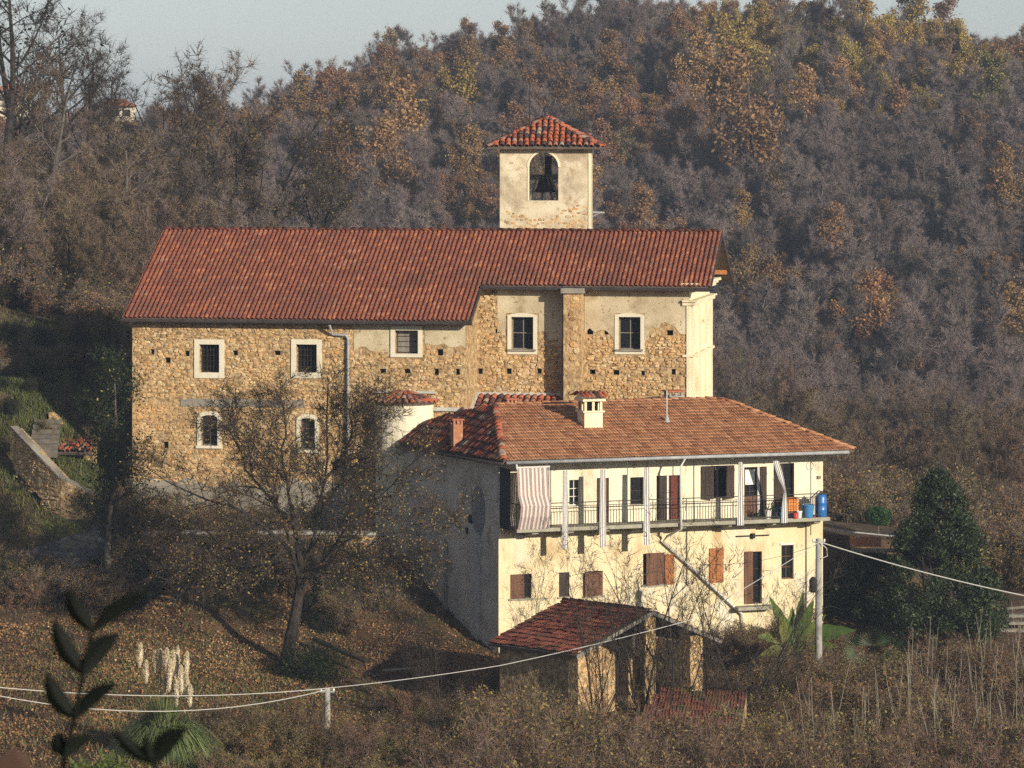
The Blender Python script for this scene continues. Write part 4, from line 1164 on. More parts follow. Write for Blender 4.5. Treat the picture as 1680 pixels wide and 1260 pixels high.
curtain(1061, 767, 894, .22, .30, 'black-and-white striped curtain beside the red-curtained balcony door')
curtain(1215, 758, 862, .18, .30, 'straight striped curtain left of the glazed balcony door')
curtain(1273, 756, 858, .26, .32, 'striped curtain tied back at the rail beside the orange crates', kink=(1288, 806, 1287))
mb = MB(); s = .06
pts = [(HF.pt(s, zt_, o)) for zt_, o in ()]
for k in range(8):
    o0, o1 = .05 + k * .16, .05 + (k + 1) * .16
    d0, d1 = (.03 if k % 2 else -.03), (-.03 if k % 2 else .03)
    mb.add([HF.pt(s + d0, ZB - .05, o0), HF.pt(s + d1, ZB - .05, o1), HF.pt(s + d1, ZE - .35, o1), HF.pt(s + d0, ZE - .35, o0)], [(0, 1, 2, 3)])
solo('side_screen', mb, M['shaded_cloth'], 'dark shaded cloth screen closing the left end of the balcony', 'screen')
aw = thing('awning', 'pinkish brown striped awning sheet pushed out over the balcony rail', 'awning', HF.pt(1, ZB, BD))
mb = MB(); s0, s1 = HF.hit(849, 800, BD)[0], HF.hit(899, 800, BD)[0]
zs = [(ZE - .32, BD - .05), (ZB + 1.35, BD + .1), (ZB + .95, BD + .42), (ZB + .5, BD + .3), (ZB - .02, BD + .02)]
n = 15
for i in range(n):
    a, b = s0 + (s1 - s0) * i / n, s0 + (s1 - s0) * (i + 1) / n
    w_ = .02 * math.sin(i * 1.1)
    mb.add([HF.pt(x, z, o + w_) for z, o in zs for x in (a, b)], [(2 * j, 2 * j + 1, 2 * j + 3, 2 * j + 2) for j in range(len(zs) - 1)], .2 if i % 2 else .8)
part('cloth', mb, M['stripe2'], aw)
mb = MB(); mb.tube([HF.pt(s0 - .05, ZE - .3, BD - .05), HF.pt(s1 + .1, ZE - .3, BD - .05)], .04, 8); part('roller', mb, M['paint_white'], aw)
mb = MB(); mb.tube([HF.pt(s1 + .05, ZE - .3, BD - .02), HF.pt(s1 + .05, ZB, BD - .02)], .03, 8); part('post', mb, M['zinc'], aw)
# things standing on the balcony
def bpt(x, o=.9): s = HF.hit(x, 850, o)[0]; return HF.pt(s, ZB, o)
def pot(x, r_, h, m, lab, nm='flower_pot', cat='pot', o=.9, leaves=0):
    t = thing(nm, lab, cat, bpt(x, o)); mb = MB()
    mb.lathe(bpt(x, o), [(r_ * .72, 0), (r_ * .95, h * .9), (r_ * 1.08, h * .9), (r_ * 1.08, h), (r_ * .9, h), (r_ * .85, h * .9)], 14); part('pot', mb, m, t, smooth=False)
    if leaves:
        V = []
        for _ in range(leaves):
            d = Vector((random.gauss(0, 1), random.gauss(0, 1), abs(random.gauss(0, 1)) + .3)).normalized()
            b0 = bpt(x, o) + Vector((0, 0, h)); L_ = random.uniform(.18, .42); sd = d.cross(Vector((0, 0, 1))).normalized() * .035
            mid = b0 + d * L_ * .6; tip = b0 + d * L_ + Vector((0, 0, -.1))
            V.append([b0, mid + sd, tip]); V.append([b0, tip, mid - sd])
        link('leaves', soup('leaves', [[list(p) for p in f] for f in V], mat('pot_leaf', [(0, (.02, .035, .015)), (1, (.05, .08, .03))], mode='var')), t)
pot(1260, .15, .38, M['white_plastic'], 'white flower pot leftmost of the things on the balcony', leaves=10)
pot(1272, .15, .28, M['iron'], 'black flower pot with dark leaves beside the white pot', leaves=40)
pot(1282, .10, .42, M['blue'], 'small blue pot half hidden behind the tied striped curtain', o=.7)
pot(1311, .13, .30, M['white_plastic'], 'white and red bucket below the orange crates', 'bucket', 'bucket', o=1.1)
mb = MB(); mb.lathe(bpt(1305, 1.15), [(.12, 0), (.14, .22), (.02, .24)], 12); solo('red_pot', mb, M['red'], 'small red pot in front of the orange crates', 'pot')
bu = thing('blue_bucket', 'squat blue bucket between the orange crates and the tall blue barrel', 'bucket', bpt(1326, 1.05)); mb = MB()
mb.lathe(bpt(1326, 1.05), [(.19, 0), (.25, .5), (.275, .5), (.275, .54), (.24, .54), (.2, .1)], 16); part('body', mb, M['blue2'], bu)
mb = MB(); mb.tube([bpt(1326, 1.05) + Vector((.26 * math.cos(t), 0.02, .5 + .1 * math.sin(t))) for t in np.linspace(0, math.pi, 8)], .012, 5); part('handle', mb, M['zinc'], bu)
ba = thing('blue_barrel', 'tall glossy blue barrel at the right end of the balcony', 'barrel', bpt(1347, .95)); mb = MB()
mb.lathe(bpt(1347, .95), [(.22, 0), (.25, .04), (.25, .28), (.262, .3), (.25, .32), (.25, .58), (.262, .6), (.25, .62), (.25, .82), (.2, .93), (.1, .96)], 20); part('body', mb, M['blue'], ba, smooth=True)
mb = MB(); mb.lathe(bpt(1347, .95) + Vector((0, 0, .955)), [(.09, 0), (.09, .07), (.03, .07), (.03, .14)], 12); part('cap', mb, M['iron'], ba)
def crate(z0, lab):
    t = thing('plastic_crate', lab, 'crate', bpt(1299, .8), 'orange crates stacked on the balcony')
    c = bpt(1299, .8) + Vector((0, 0, z0)); hx, hy, h = .24, .17, .27
    def q(x, y, z): return c + HF.u * x + HF.n * y + Vector((0, 0, z))
    for k, (zz0, zz1) in enumerate(((.0, .05), (.09, .13), (.16, .19), (.22, .27))):
        mb = MB()
        for (x0, x1, y0, y1) in ((-hx, hx, hy - .015, hy), (-hx, hx, -hy, -hy + .015), (-hx, -hx + .015, -hy + .015, hy - .015), (hx - .015, hx, -hy + .015, hy - .015)):
            mb.hexa([q(x0, y0, zz0), q(x1, y0, zz0), q(x1, y1, zz0), q(x0, y1, zz0), q(x0, y0, zz1), q(x1, y0, zz1), q(x1, y1, zz1), q(x0, y1, zz1)])
        part('rail', mb, M['orange'], t)
    mb = MB()
    for x in np.linspace(-hx + .03, hx - .03, 6):
        mb.beam(q(x, hy - .008, .0), q(x, hy - .008, h), .03, .012); mb.beam(q(x, -hy + .008, .0), q(x, -hy + .008, h), .03, .012)
    part('uprights', mb, M['orange'], t)
    mb = MB(); mb.hexa([q(-hx, -hy, -.01), q(hx, -hy, -.01), q(hx, hy, -.01), q(-hx, hy, -.01), q(-hx, -hy, .005), q(hx, -hy, .005), q(hx, hy, .005), q(-hx, hy, .005)]); part('base', mb, M['orange'], t)
crate(.30, 'orange plastic crate, lower one of the stack on the balcony'); crate(.58, 'orange plastic crate, top one of the stack on the balcony')
mb = MB(); p0 = bpt(1299, .8)
mb.hexa([p0 + HF.u * x + HF.n * y + Vector((0, 0, z)) for z in (0, .285) for x, y in ((-.22, .14), (.22, .14), (.22, -.14), (-.22, -.14))]); solo('wooden_box', mb, M['wood_brown'], 'low dark box under the stacked orange crates', 'box')
mb = MB(); c = bpt(1338, 1.0); mb.tube([c + HF.u * (.19 * math.cos(t)) + Vector((0, 0, .28 + .27 * math.sin(t))) for t in np.linspace(0, 2 * math.pi, 20)], .02, 6); solo('garden_hose', mb, M['red'], 'coiled red hose leaning between blue bucket and barrel', 'hose')

# ------------------------------------------------------------------ open shed in front
SH_Y1 = 138.0
R1 = P(1070, 1003, 138.0); r0 = P(925, 985, 141.3); R0 = Vector((r0.x, r0.y, R1.z))
sd = (R1 - R0).normalized(); pl = Vector((sd.y, -sd.x, 0))     # pl: towards lower-left eave
if pl.x > 0: pl = -pl
ZS = -19.03
wl_ = 4.13
E1 = R1 + pl * wl_; E1.z = ZS; E0 = R0 + pl * wl_; E0.z = ZS
G1 = R1 - pl * 3.9; G1.z = -19.25; G0 = R0 - pl * 3.9; G0.z = -19.25
shed = thing('open_shed', 'open stone shed with dark red tiled gable roof below the farmhouse', 'shed', (R1 + R0) / 2 * 1.0)
srf = roof(shed, [[E0, E1, R1, R0]], 'flat', .24, .34, M['tile_dark'], 300, jit=2.5)
roof(shed, [[G1, G0, R0, R1]], 'flat', .24, .34, M['tile_dark'], 0, jit=2)
caps(srf, R0, R1, M['tile_dark'], w=.24, l=.4, jit=2)
mb = MB(); mb.beam(E1 + sd * .03 - Vector((0, 0, .06)), R1 + sd * .03 - Vector((0, 0, .06)), .05, .14); part('verge_board', mb, M['wood_grey'], shed)
mb = MB(); mb.beam(R1 + sd * .03 - Vector((0, 0, .06)), G1 + sd * .03 - Vector((0, 0, .06)), .05, .14); part('verge_board', mb, M['wood_grey'], shed)
for t in (.15, .5, .85):
    for e in (E0, G0):
        mb = MB(); a = e + (R0 - e) * t; mb.beam(a - Vector((0, 0, .2)), a + (R1 - R0) - Vector((0, 0, .2)), .14, .16); part('purlin', mb, M['wood_dark'], shed)
def pillar(c, hx, hy, z0, z1, nm='pillar'):
    mb = MB()
    mb.hexa([Vector((c.x, c.y, z)) + sd * x * hx + pl * y * hy for z in (z0, z1) for x, y in ((-1, -1), (1, -1), (1, 1), (-1, 1))])
    pp = part(nm, mb, M['mortar'], shed)
    fc = Facade((Vector((c.x, c.y, 0)) + sd * hx).xy, math.atan2(-pl.y, -pl.x))
    stones(pp, fc, -hy + .02, hy - .02, max(z0, -22.6), z1 - .05, lambda *k: True, 0, 60, wmin=.2, wmax=.42, skip=.1, proud=.03)
inn = R1 - sd * .35
pillar(inn + pl * 3.3, .25, .62, -23.5, ZS + .12)
pillar(inn, .25, .30, -23.5, R1.z - .2)
pillar(inn - pl * 2.6, .25, .36, -23.5, -18.95)
mb = MB()   # back and side walls
a, b, c_, d_ = E0 - pl * .35 + sd * .3, E1 - pl * .35 - sd * .6, G0 + pl * .35 + sd * .3, R0 + sd * .3
mb.add([(a.x, a.y, -23.5), (b.x, b.y, -23.5), (b.x, b.y, ZS + .05), (a.x, a.y, ZS + .05)], [(0, 1, 2, 3)]); part('wall', mb, M['mortar'], shed)
mb = MB(); mb.add([(a.x, a.y, -23.5), (c_.x, c_.y, -23.5), (c_.x, c_.y, -19.3), (d_.x, d_.y, R1.z - .15), (a.x, a.y, ZS + .05)], [(0, 1, 2, 3, 4)]); part('wall', mb, M['mortar'], shed)
# lean-to roof lower still
LR = thing('low_shed', 'low mossy red tile roof sunk in brambles before the open shed', 'shed', P(1130, 1200, 133.5))
q0, q1, q2, q3 = P(1040, 1183, 131.5), P(1215, 1200, 131.0), P(1225, 1150, 133.9), P(1085, 1130, 134.6)
q0.z = q1.z = -21.05; q2.z = q3.z = -20.25
roof(LR, [[q0, q1, q2, q3]], 'flat', .24, .34, M['tile_moss'], 200, jit=2.5)
mb = MB()
for a, b in ((q0, q1), (q1, q2), (q2, q3), (q3, q0)):
    mb.add([(a.x, a.y, -24), (b.x, b.y, -24), (b.x, b.y, b.z - .12), (a.x, a.y, a.z - .12)], [(0, 1, 2, 3)])
part('wall', mb, M['mortar'], LR)

# ------------------------------------------------------------------ poles and cables
def pole(x, yt, Y, zb, r0_, r1_, lab, m):
    t = thing('utility_pole', lab, 'pole', (P(x, yt, Y).x, Y, zb)); p = P(x, yt, Y); mb = MB()
    mb.tube([(p.x, Y, zb), (p.x, Y, p.z)], [r0_, r1_], 10); part('shaft', mb, m, t, smooth=True)
    mb = MB(); mb.tube([(p.x - .25, Y - .05, p.z - .12), (p.x + .25, Y - .05, p.z - .12)], .03, 6); part('crossbar', mb, M['zinc'], t)
    for sx in (-.22, .22):
        mb = MB(); mb.lathe((p.x + sx, Y - .05, p.z - .1), [(.03, 0), (.045, .04), (.03, .1)], 8); part('insulator', mb, M['white_plastic'], t)
    return p
PT = pole(1343, 884, 144, H(P(1343, 900, 144).x, 144) - .4, .17, .12, 'grey concrete utility pole in front of the dark evergreen trees', M['concrete'])
PS = pole(537, 1129, 128, H(P(537, 1129, 128).x, 128) - .3, .12, .10, 'short pale utility pole standing in the leafy slope', M['concrete'])
mb = MB(); mb.tube([(PT.x + .05, 143.86, PT.z - .15), (PT.x + .3, 143.8, PT.z - .35), (PT.x + .33, 143.8, PT.z - .65), (PT.x + .12, 143.82, PT.z - .75)], .02, 6); solo('cable_loop', mb, M['cable'], 'loose white cable loop hanging from the top of the tall pole', 'cable')
mb = MB(); mb.lathe((PT.x - .22, 143.9, PT.z - 2.1), [(.1, 0), (.16, .1), (.16, .5), (.05, .62)], 10); solo('junction_box', mb, M['iron'], 'dark junction box fixed to the left side of the tall pole', 'box')
def cable(nm, pts, r_, m, lab, sag=0.0, n=14):
    mb = MB(); out = []
    for k in range(len(pts) - 1):
        a, b = pts[k], pts[k + 1]
        for j in range(n):
            f = j / n; p = a + (b - a) * f; p = Vector(p); p.z -= sag * 4 * f * (1 - f); out.append(p)
    out.append(pts[-1]); mb.tube(out, r_, 5); solo(nm, mb, m, lab, 'cable', 'overhead cables')
cable('overhead_cable', [Vector((PT.x, 143.9, PT.z - .1)), P(1720, 985, 147)], .02, M['cable'], 'thick white cable from the tall pole down to the right edge', .15)
cable('overhead_cable', [Vector((PT.x, 143.9, PT.z - .12)), P(1130, 1018, 134), P(820, 1092, 130), Vector((PS.x, 128, PS.z))], .013, M['cable'], 'pale cable running from the tall pole down left past the shed to the short pole', .05)
cable('overhead_cable', [Vector((PS.x, 128, PS.z)), P(-20, 1126, 112)], .015, M['cable'], 'upper white cable from the short pole to the left edge', .28)
cable('overhead_cable', [Vector((PS.x, 128, PS.z - .05)), P(-20, 1138, 112)], .015, M['cable'], 'lower sagging white cable from the short pole to the left edge', .65)
cable('overhead_cable', [Vector((PT.x, 143.9, PT.z - .2)), HF.pt(HF.hit(1135, 925, .05)[0], HF.hit(1135, 925, .05)[1], .05)], .008, M['cable_dark'], 'thin dark wire from the tall pole to the ochre wall', .3)

# ------------------------------------------------------------------ garden terrace, stone walls, ruin on the left
mb = MB(); a, b = P(1352, 872, 158), P(1470, 884, 160)
tr = thing('terrace', 'dark garden terrace ledge beside the right end of the farmhouse', 'terrace', (a.x, a.y, -19))
mb.hexa([(a.x, a.y, -21), (b.x + .5, b.y, -21), (b.x + .5, b.y + 6, -21), (a.x, a.y + 6, -21), (a.x, a.y, a.z - .1), (b.x + .5, b.y, b.z - .1), (b.x + .5, b.y + 6, b.z - .1), (a.x, a.y + 6, a.z - .1)]); part('terrace_wall', mb, M['ground'], tr)
mb = MB(); mb.tube([P(1350, 868, 157.6), P(1470, 880, 159.6)], .03, 6); part('rail', mb, M['zinc'], tr)
mb = MB(); p = P(1420, 896, 157); mb.hexa([p + Vector((x, y, z)) for z in (0, .42) for x, y in ((-.65, -.25), (.65, -.25), (.65, .25), (-.65, .25))]); mb2 = MB(); mb2.hexa([p + Vector((x, y, z)) for z in (.36, .40) for x, y in ((-.58, -.2), (.58, -.2), (.58, .2), (-.58, .2))])
tb = thing('planter_box', 'long reddish planter box on the terrace by the evergreen trees', 'planter', p); part('box', mb, M['brick'], tb)
mb = MB(); q = P(1432, 903, 156.5); mb.hexa([q + Vector((x, y, z)) for z in (-.06, .06) for x, y in ((-.9, -.2), (1.1, -.2), (1.1, .25), (-.9, .25))]); part('ledge', mb, M['wood_grey'], tb)

def masonry(nm, lab, cat, pts, th, zt, zb, nst=120, m=M['mortar']):
    t = thing(nm, lab, cat, (pts[0][0], pts[0][1], zb(0)))
    for k in range(len(pts) - 1):
        a, b = Vector((*pts[k], 0)), Vector((*pts[k + 1], 0))
        fc = Facade(a.xy, to=b.xy)
        if fc.n.y > 0: fc = Facade(b.xy, to=a.xy)
        L_ = (b - a).length
        za, zb_ = zt(k), zt(k + 1); la, lb = zb(k), zb(k + 1)
        n = fc.n * -th
        mb = MB(); mb.hexa([(a.x, a.y, la), (b.x, b.y, lb), (b.x + n.x, b.y + n.y, lb), (a.x + n.x, a.y + n.y, la), (a.x, a.y, za), (b.x, b.y, zb_), (b.x + n.x, b.y + n.y, zb_), (a.x + n.x, a.y + n.y, za)])
        w_ = part('wall', mb, m, t)
        flip = (fc.o - a).length > .01
        stones(w_, fc, .02, L_ - .02, min(la, lb), max(za, zb_), lambda s, z, w, h: z + h < (za + (zb_ - za) * ((1 - s / L_) if flip else s / L_)), 0, nst, wmin=.2, wmax=.5, skip=.1)
    return t
w0 = [P(22, 703, 162.5), P(62, 745, 161), P(100, 785, 160), P(150, 812, 159.5)]
sw = masonry('stair_wall', 'curved sunlit stone parapet wall descending left of the church', 'wall', [(p.x, p.y) for p in w0], .45, lambda k: w0[k].z, lambda k: w0[k].z - 1.8, 60)
mb = MB()
for k in range(3):
    a, b = w0[k], w0[k + 1]
    mb = MB(); d = Vector((b.x - a.x, b.y - a.y, 0)).normalized(); nn = Vector((-d.y, d.x, 0)) * (.2)
    mid = Vector((0, .22, 0))
    mb.hexa([a + mid - nn, b + mid - nn, b + mid + nn, a + mid + nn] + [v + Vector((0, 0, .1)) for v in (a + mid - nn, b + mid - nn, b + mid + nn, a + mid + nn)]); part('coping', mb, M['plaster_base'], sw)
M['shaded_stone'] = mat('shaded_stone', [(.3, (.09, .08, .065)), (.7, (.16, .14, .11))], scale=3, detail=7)  # darkened so the colour holds the shadow lying on the steps
st = thing('stone_steps', 'shaded stone steps climbing behind the curved parapet wall', 'steps', P(70, 720, 166.5))
for k in range(6):
    p = P(72 + k * 1.5, 728 - k * 8, 163.2 + k * .4); mb = MB()
    mb.hexa([p + Vector((x, y, z)) for z in (-.6, 0) for x, y in ((-.62, -.25), (.62, -.25), (.62, .3), (-.62, .3))]); part('step', mb, M['shaded_stone'], st)
hut = masonry('ruined_hut', 'ruined stone hut with collapsed red tile roof left of the church', 'ruin', [(P(80, 740, 164).x, 164), (P(158, 740, 163.2).x, 163.2)], 1.6, lambda k: P(0, 726 if k == 0 else 730, 164).z, lambda k: P(0, 790, 164).z, 90)
h0, h1, h2, h3 = P(92, 742, 163.3), P(150, 742, 162.6), P(156, 713, 164.4), P(106, 713, 165.0)
h1.z = h0.z; h2.z = h3.z
roof(hut, [[h0, h1, h2, h3]], 'coppo', .24, .4, M['tile_old'], 200, jit=3)
gatep = masonry('stone_stub', 'lit stub of rubble wall standing behind the ruined hut roof', 'wall', [(P(80, 690, 165.2).x, 165.2), (P(118, 690, 164.8).x, 164.8)], .5, lambda k: P(0, (672, 700)[k], 167).z, lambda k: P(0, 740, 167).z, 60)
# terrace retaining wall below the church
w1 = [P(236, 873, 156.2), P(430, 872, 155.8), P(640, 874, 155.6)]
rw = masonry('retaining_wall', 'long low stone retaining wall under the church terrace', 'wall', [(p.x, p.y) for p in w1], .5, lambda k: w1[k].z - .1, lambda k: -19.5, 120, M['shaded_stone'])
for k in range(2):
    mb = MB(); a, b = w1[k], w1[k + 1]; mb.beam(a + Vector((0, .2, -.05)), b + Vector((0, .2, -.05)), .6, .12); part('coping', mb, M['concrete'], rw)
# structure at the right edge: stone pillar with stacked planks
rp = masonry('gate_pillar', 'sunlit stone garden pillar at the right edge', 'pillar', [(P(1608, 1000, 158).x, 158), (P(1622, 1000, 157.8).x, 157.8)], .4, lambda k: P(0, 992, 158).z, lambda k: P(0, 1100, 158).z, 30)
stk = thing('plank_stack', 'stacked grey planks beside the stone pillar at the right edge', 'planks', P(1660, 1080, 157))
for k in range(6):
    p = P(1668, 1072 - k * 12, 157 + random.uniform(-.1, .1)); mb = MB()
    mb.hexa([p + Vector((x, y, z)) for z in (0, .12) for x, y in ((-1.1, -.25), (1.6, -.25), (1.6, .25), (-1.1, .25))]); part('plank', mb, M['wood_grey'], stk)
mb = MB(); mb.tube([P(1615, 988, 157.8), P(1640, 1000, 157.8), P(1700, 994, 157.8)], .06, 6); solo('curved_branch', mb, M['wood_grey'], 'sunlit bent branch lying over the garden pillar', 'branch')
# road
rd = MB(); xs = [(P(-60, 925, 156), 1.5), (P(40, 930, 157.2), 1.5), (P(120, 925, 157.6), 1.3), (P(200, 905, 158.5), 1.1)]
pts = []
for k in range(25):
    f = k / 24 * 3; i = min(int(f), 2); t = f - i
    c = xs[i][0].lerp(xs[i + 1][0], t); w_ = xs[i][1] * (1 - t) + xs[i + 1][1] * t
    pts.append((c, w_))
vs = []
for c, w_ in pts:
    for j in range(-3, 4):
        y = c.y + w_ * j / 3; vs.append((c.x, y, H(c.x, y) + .12))
fs = [(i * 7 + j, i * 7 + j + 1, (i + 1) * 7 + j + 1, (i + 1) * 7 + j) for i in range(24) for j in range(6)]
rd.add(vs, fs); link('road', rd.mesh('road', mat('asphalt', [(.3, (.05, .05, .05)), (.7, (.09, .088, .085))], scale=3), True), kind='structure')
# ------------------------------------------------------------------ vegetation helpers
def bark(name, a, b): return mat(name, [(.3, a), (.7, b)], scale=5, detail=5, rough=.95, obj_rand=.15)
M['bark_grey'] = bark('bark_grey', (.07, .058, .05), (.15, .125, .105))
M['bark_dark'] = bark('bark_dark', (.022, .018, .015), (.05, .04, .032))
M['bark_pale'] = bark('bark_pale', (.20, .18, .14), (.34, .31, .25))
M['twig_purple'] = mat('twig_purple', [(0, (.098, .076, .068)), (1, (.20, .154, .136))], mode='var', rough=.95, obj_rand=.3)
M['twig_brown'] = mat('twig_brown', [(0, (.08, .057, .04)), (1, (.21, .15, .10))], mode='var', rough=.95, obj_rand=.2)
M['twig_dark'] = mat('twig_dark', [(0, (.025, .02, .017)), (1, (.07, .052, .04))], mode='var', rough=.95)
def leafm(name, cols, **k): return mat(name, [(i / max(1, len(cols) - 1), c) for i, c in enumerate(cols)], mode='var', rough=.7, spec=.15, trans=.25, obj_rand=.22, **k)
M['leaf_rust'] = leafm('leaf_rust', [(.14, .075, .035), (.30, .165, .072), (.42, .26, .115)])
M['leaf_yellow'] = leafm('leaf_yellow', [(.18, .115, .03), (.34, .23, .055), (.42, .31, .085)])
M['leaf_olive'] = leafm('leaf_olive', [(.10, .09, .032), (.18, .15, .055), (.28, .21, .08)])
M['leaf_brown'] = leafm('leaf_brown', [(.10, .058, .03), (.20, .11, .052), (.31, .19, .09)])
M['leaf_dark'] = leafm('leaf_dark', [(.008, .014, .006), (.02, .032, .012), (.035, .05, .018)])
M['leaf_bay'] = mat('leaf_bay', [(0, (.012, .020, .008)), (.5, (.032, .048, .017)), (1, (.11, .13, .05))], mode='var', rough=.55, spec=.25)
M['leaf_mixed'] = leafm('leaf_mixed', [(.12, .06, .03), (.26, .13, .05), (.17, .15, .05), (.34, .27, .08), (.08, .09, .03)])
M['litter'] = mat('litter', [(0, (.08, .045, .028)), (.35, (.19, .095, .045)), (.6, (.31, .16, .066)), (.85, (.38, .23, .10)), (1, (.44, .36, .22))], mode='var', rough=.85, spec=.2)
M['grass'] = mat('grass', [(0, (.04, .055, .015)), (.6, (.09, .11, .03)), (1, (.17, .16, .06))], mode='var', rough=.8)

def multi(name, items):
    """items: list of (V (n,k,3), material, var or None) joined in one mesh"""
    me = bpy.data.meshes.new(name)
    items = [(np.asarray(V, np.float32), m, v) for V, m, v in items if len(V)]
    nv = sum(V.shape[0] * V.shape[1] for V, _, _ in items); npoly = sum(V.shape[0] for V, _, _ in items)
    me.vertices.add(nv); me.loops.add(nv); me.polygons.add(npoly)
    me.vertices.foreach_set('co', np.concatenate([V.reshape(-1) for V, _, _ in items]))
    me.loops.foreach_set('vertex_index', np.arange(nv, dtype=np.int32))
    st, mi, va = [], [], []; b = 0; mats = []
    for V, m, v in items:
        n, k = V.shape[:2]
        st.append(b + np.arange(0, n * k, k)); b += n * k
        if m not in mats: mats.append(m)
        mi.append(np.full(n, mats.index(m)))
        v = NR.random(n) if v is None else np.asarray(v)
        va.append(np.repeat(v, k))
    me.polygons.foreach_set('loop_start', np.concatenate(st).astype(np.int32))
    for m in mats: me.materials.append(m)
    me.polygons.foreach_set('material_index', np.concatenate(mi).astype(np.int32))
    me.update(calc_edges=True)
    at = me.attributes.new('var', 'FLOAT', 'POINT')
    at.data.foreach_set('value', np.concatenate(va).astype(np.float32))
    return me

def tubes(paths, rads, n):
    """paths: list of (m,3) arrays, equal m; quads of tapered tubes, (B*(m-1)*n, 4, 3)"""
    if not len(paths): return np.zeros((0, 4, 3))
    Pp = np.asarray(paths, float); Rr = np.asarray(rads, float)
    d = np.gradient(Pp, axis=1); d /= np.linalg.norm(d, axis=2, keepdims=True) + 1e-9
    ref = np.array([.37, .21, .1]); x = np.cross(d, ref); x /= np.linalg.norm(x, axis=2, keepdims=True) + 1e-9
    y = np.cross(d, x)
    t = np.arange(n) * 2 * np.pi / n
    ring = Pp[:, :, None] + Rr[:, :, None, None] * (x[:, :, None] * np.cos(t)[None, None, :, None] + y[:, :, None] * np.sin(t)[None, None, :, None])
    a = ring[:, :-1]; b = ring[:, 1:]
    q = np.stack([a, np.roll(a, -1, 2), np.roll(b, -1, 2), b], 3)
    return q.reshape(-1, 4, 3)

def path(rng, p, d, L, m, wob, up):
    pts = [p]; d = d / np.linalg.norm(d)
    for k in range(m - 1):
        d = d + rng.normal(0, wob, 3) + np.array([0, 0, up]); d /= np.linalg.norm(d)
        pts.append(pts[-1] + d * L / (m - 1))
    return np.array(pts)

def side_dir(rng, d, ang):
    d = d / np.linalg.norm(d); r = rng.normal(size=3); r -= d * r.dot(d); r /= np.linalg.norm(r) + 1e-9
    return d * math.cos(ang) + r * math.sin(ang)

def branch_out(rng, mains, spec, wob=.12, up=.05):
    """mains: list of (pts, r0, r1); spec: per level (count, start, length, angle, radius ratio, m). Returns [(paths, rads)] per level"""
    levels = [([p for p, a, b in mains], [np.linspace(a, b, len(p)) for p, a, b in mains])]
    cur = mains
    for (cnt, start, Lr, ang, rr, m) in spec:
        nxt = []
        for p, r0, r1 in cur:
            Lp = np.linalg.norm(np.diff(p, axis=0), axis=1).sum()
            for k in range(cnt):
                t = start + (1 - start) * (k + rng.random()) / cnt
                f = t * (len(p) - 1); i = min(int(f), len(p) - 2); q = p[i] + (p[i + 1] - p[i]) * (f - i)
                d = p[i + 1] - p[i]
                L = (Lr if Lr > 0 else -Lr * Lp) * rng.uniform(.6, 1.2) * (1.15 - .6 * t)
                rb = (r0 + (r1 - r0) * t) * rr
                nxt.append((path(rng, q, side_dir(rng, d, ang * rng.uniform(.7, 1.25)), L, m, wob, up), rb, rb * .35))
        levels.append(([p for p, a, b in nxt], [np.linspace(a, b, len(p)) for p, a, b in nxt]))
        cur = nxt
    return levels

def twigs(rng, paths, per, L, w, spread=.8, up=.15):
    if not len(paths): return np.zeros((0, 3, 3))
    Pp = np.asarray(paths, float); B, m = Pp.shape[:2]
    idx = np.repeat(np.arange(B), per); t = rng.uniform(.15, 1, len(idx)) * (m - 1); i = np.minimum(t.astype(int), m - 2)
    a = Pp[idx, i]; b = Pp[idx, i + 1]; f = (t - i)[:, None]
    q = a + (b - a) * f; d = b - a; d /= np.linalg.norm(d, axis=1, keepdims=True) + 1e-9
    d = d + rng.normal(0, spread, d.shape) + np.array([0, 0, up]); d /= np.linalg.norm(d, axis=1, keepdims=True)
    s = np.cross(d, rng.normal(size=d.shape)); s /= np.linalg.norm(s, axis=1, keepdims=True) + 1e-9
    l = L * rng.uniform(.5, 1.3, (len(q), 1)); tip = q + d * l
    return np.stack([q - s * w / 2, q + s * w / 2, tip], 1)

def leaves_at(rng, c, size, flat=0.0, asp=.6):
    """diamond leaves centred at c"""
    c = np.asarray(c, float); n = len(c)
    d = rng.normal(size=(n, 3)); d[:, 2] *= (1 - flat); d /= np.linalg.norm(d, axis=1, keepdims=True)
    e = rng.normal(size=(n, 3)); e[:, 2] *= (1 - flat); e -= d * (d * e).sum(1, keepdims=True); e /= np.linalg.norm(e, axis=1, keepdims=True) + 1e-9
    s = size * rng.uniform(.6, 1.3, (n, 1)) / 2
    return np.stack([c - d * s, c + e * s * asp, c + d * s, c - e * s * asp], 1)

def near_paths(rng, paths, per, jit, lo=.2):
    Pp = np.asarray(paths, float); B, m = Pp.shape[:2]
    idx = np.repeat(np.arange(B), per); t = rng.uniform(lo, 1, len(idx)) * (m - 1); i = np.minimum(t.astype(int), m - 2)
    return Pp[idx, i] + (Pp[idx, i + 1] - Pp[idx, i]) * (t - i)[:, None] + rng.normal(0, jit, (len(idx), 3))

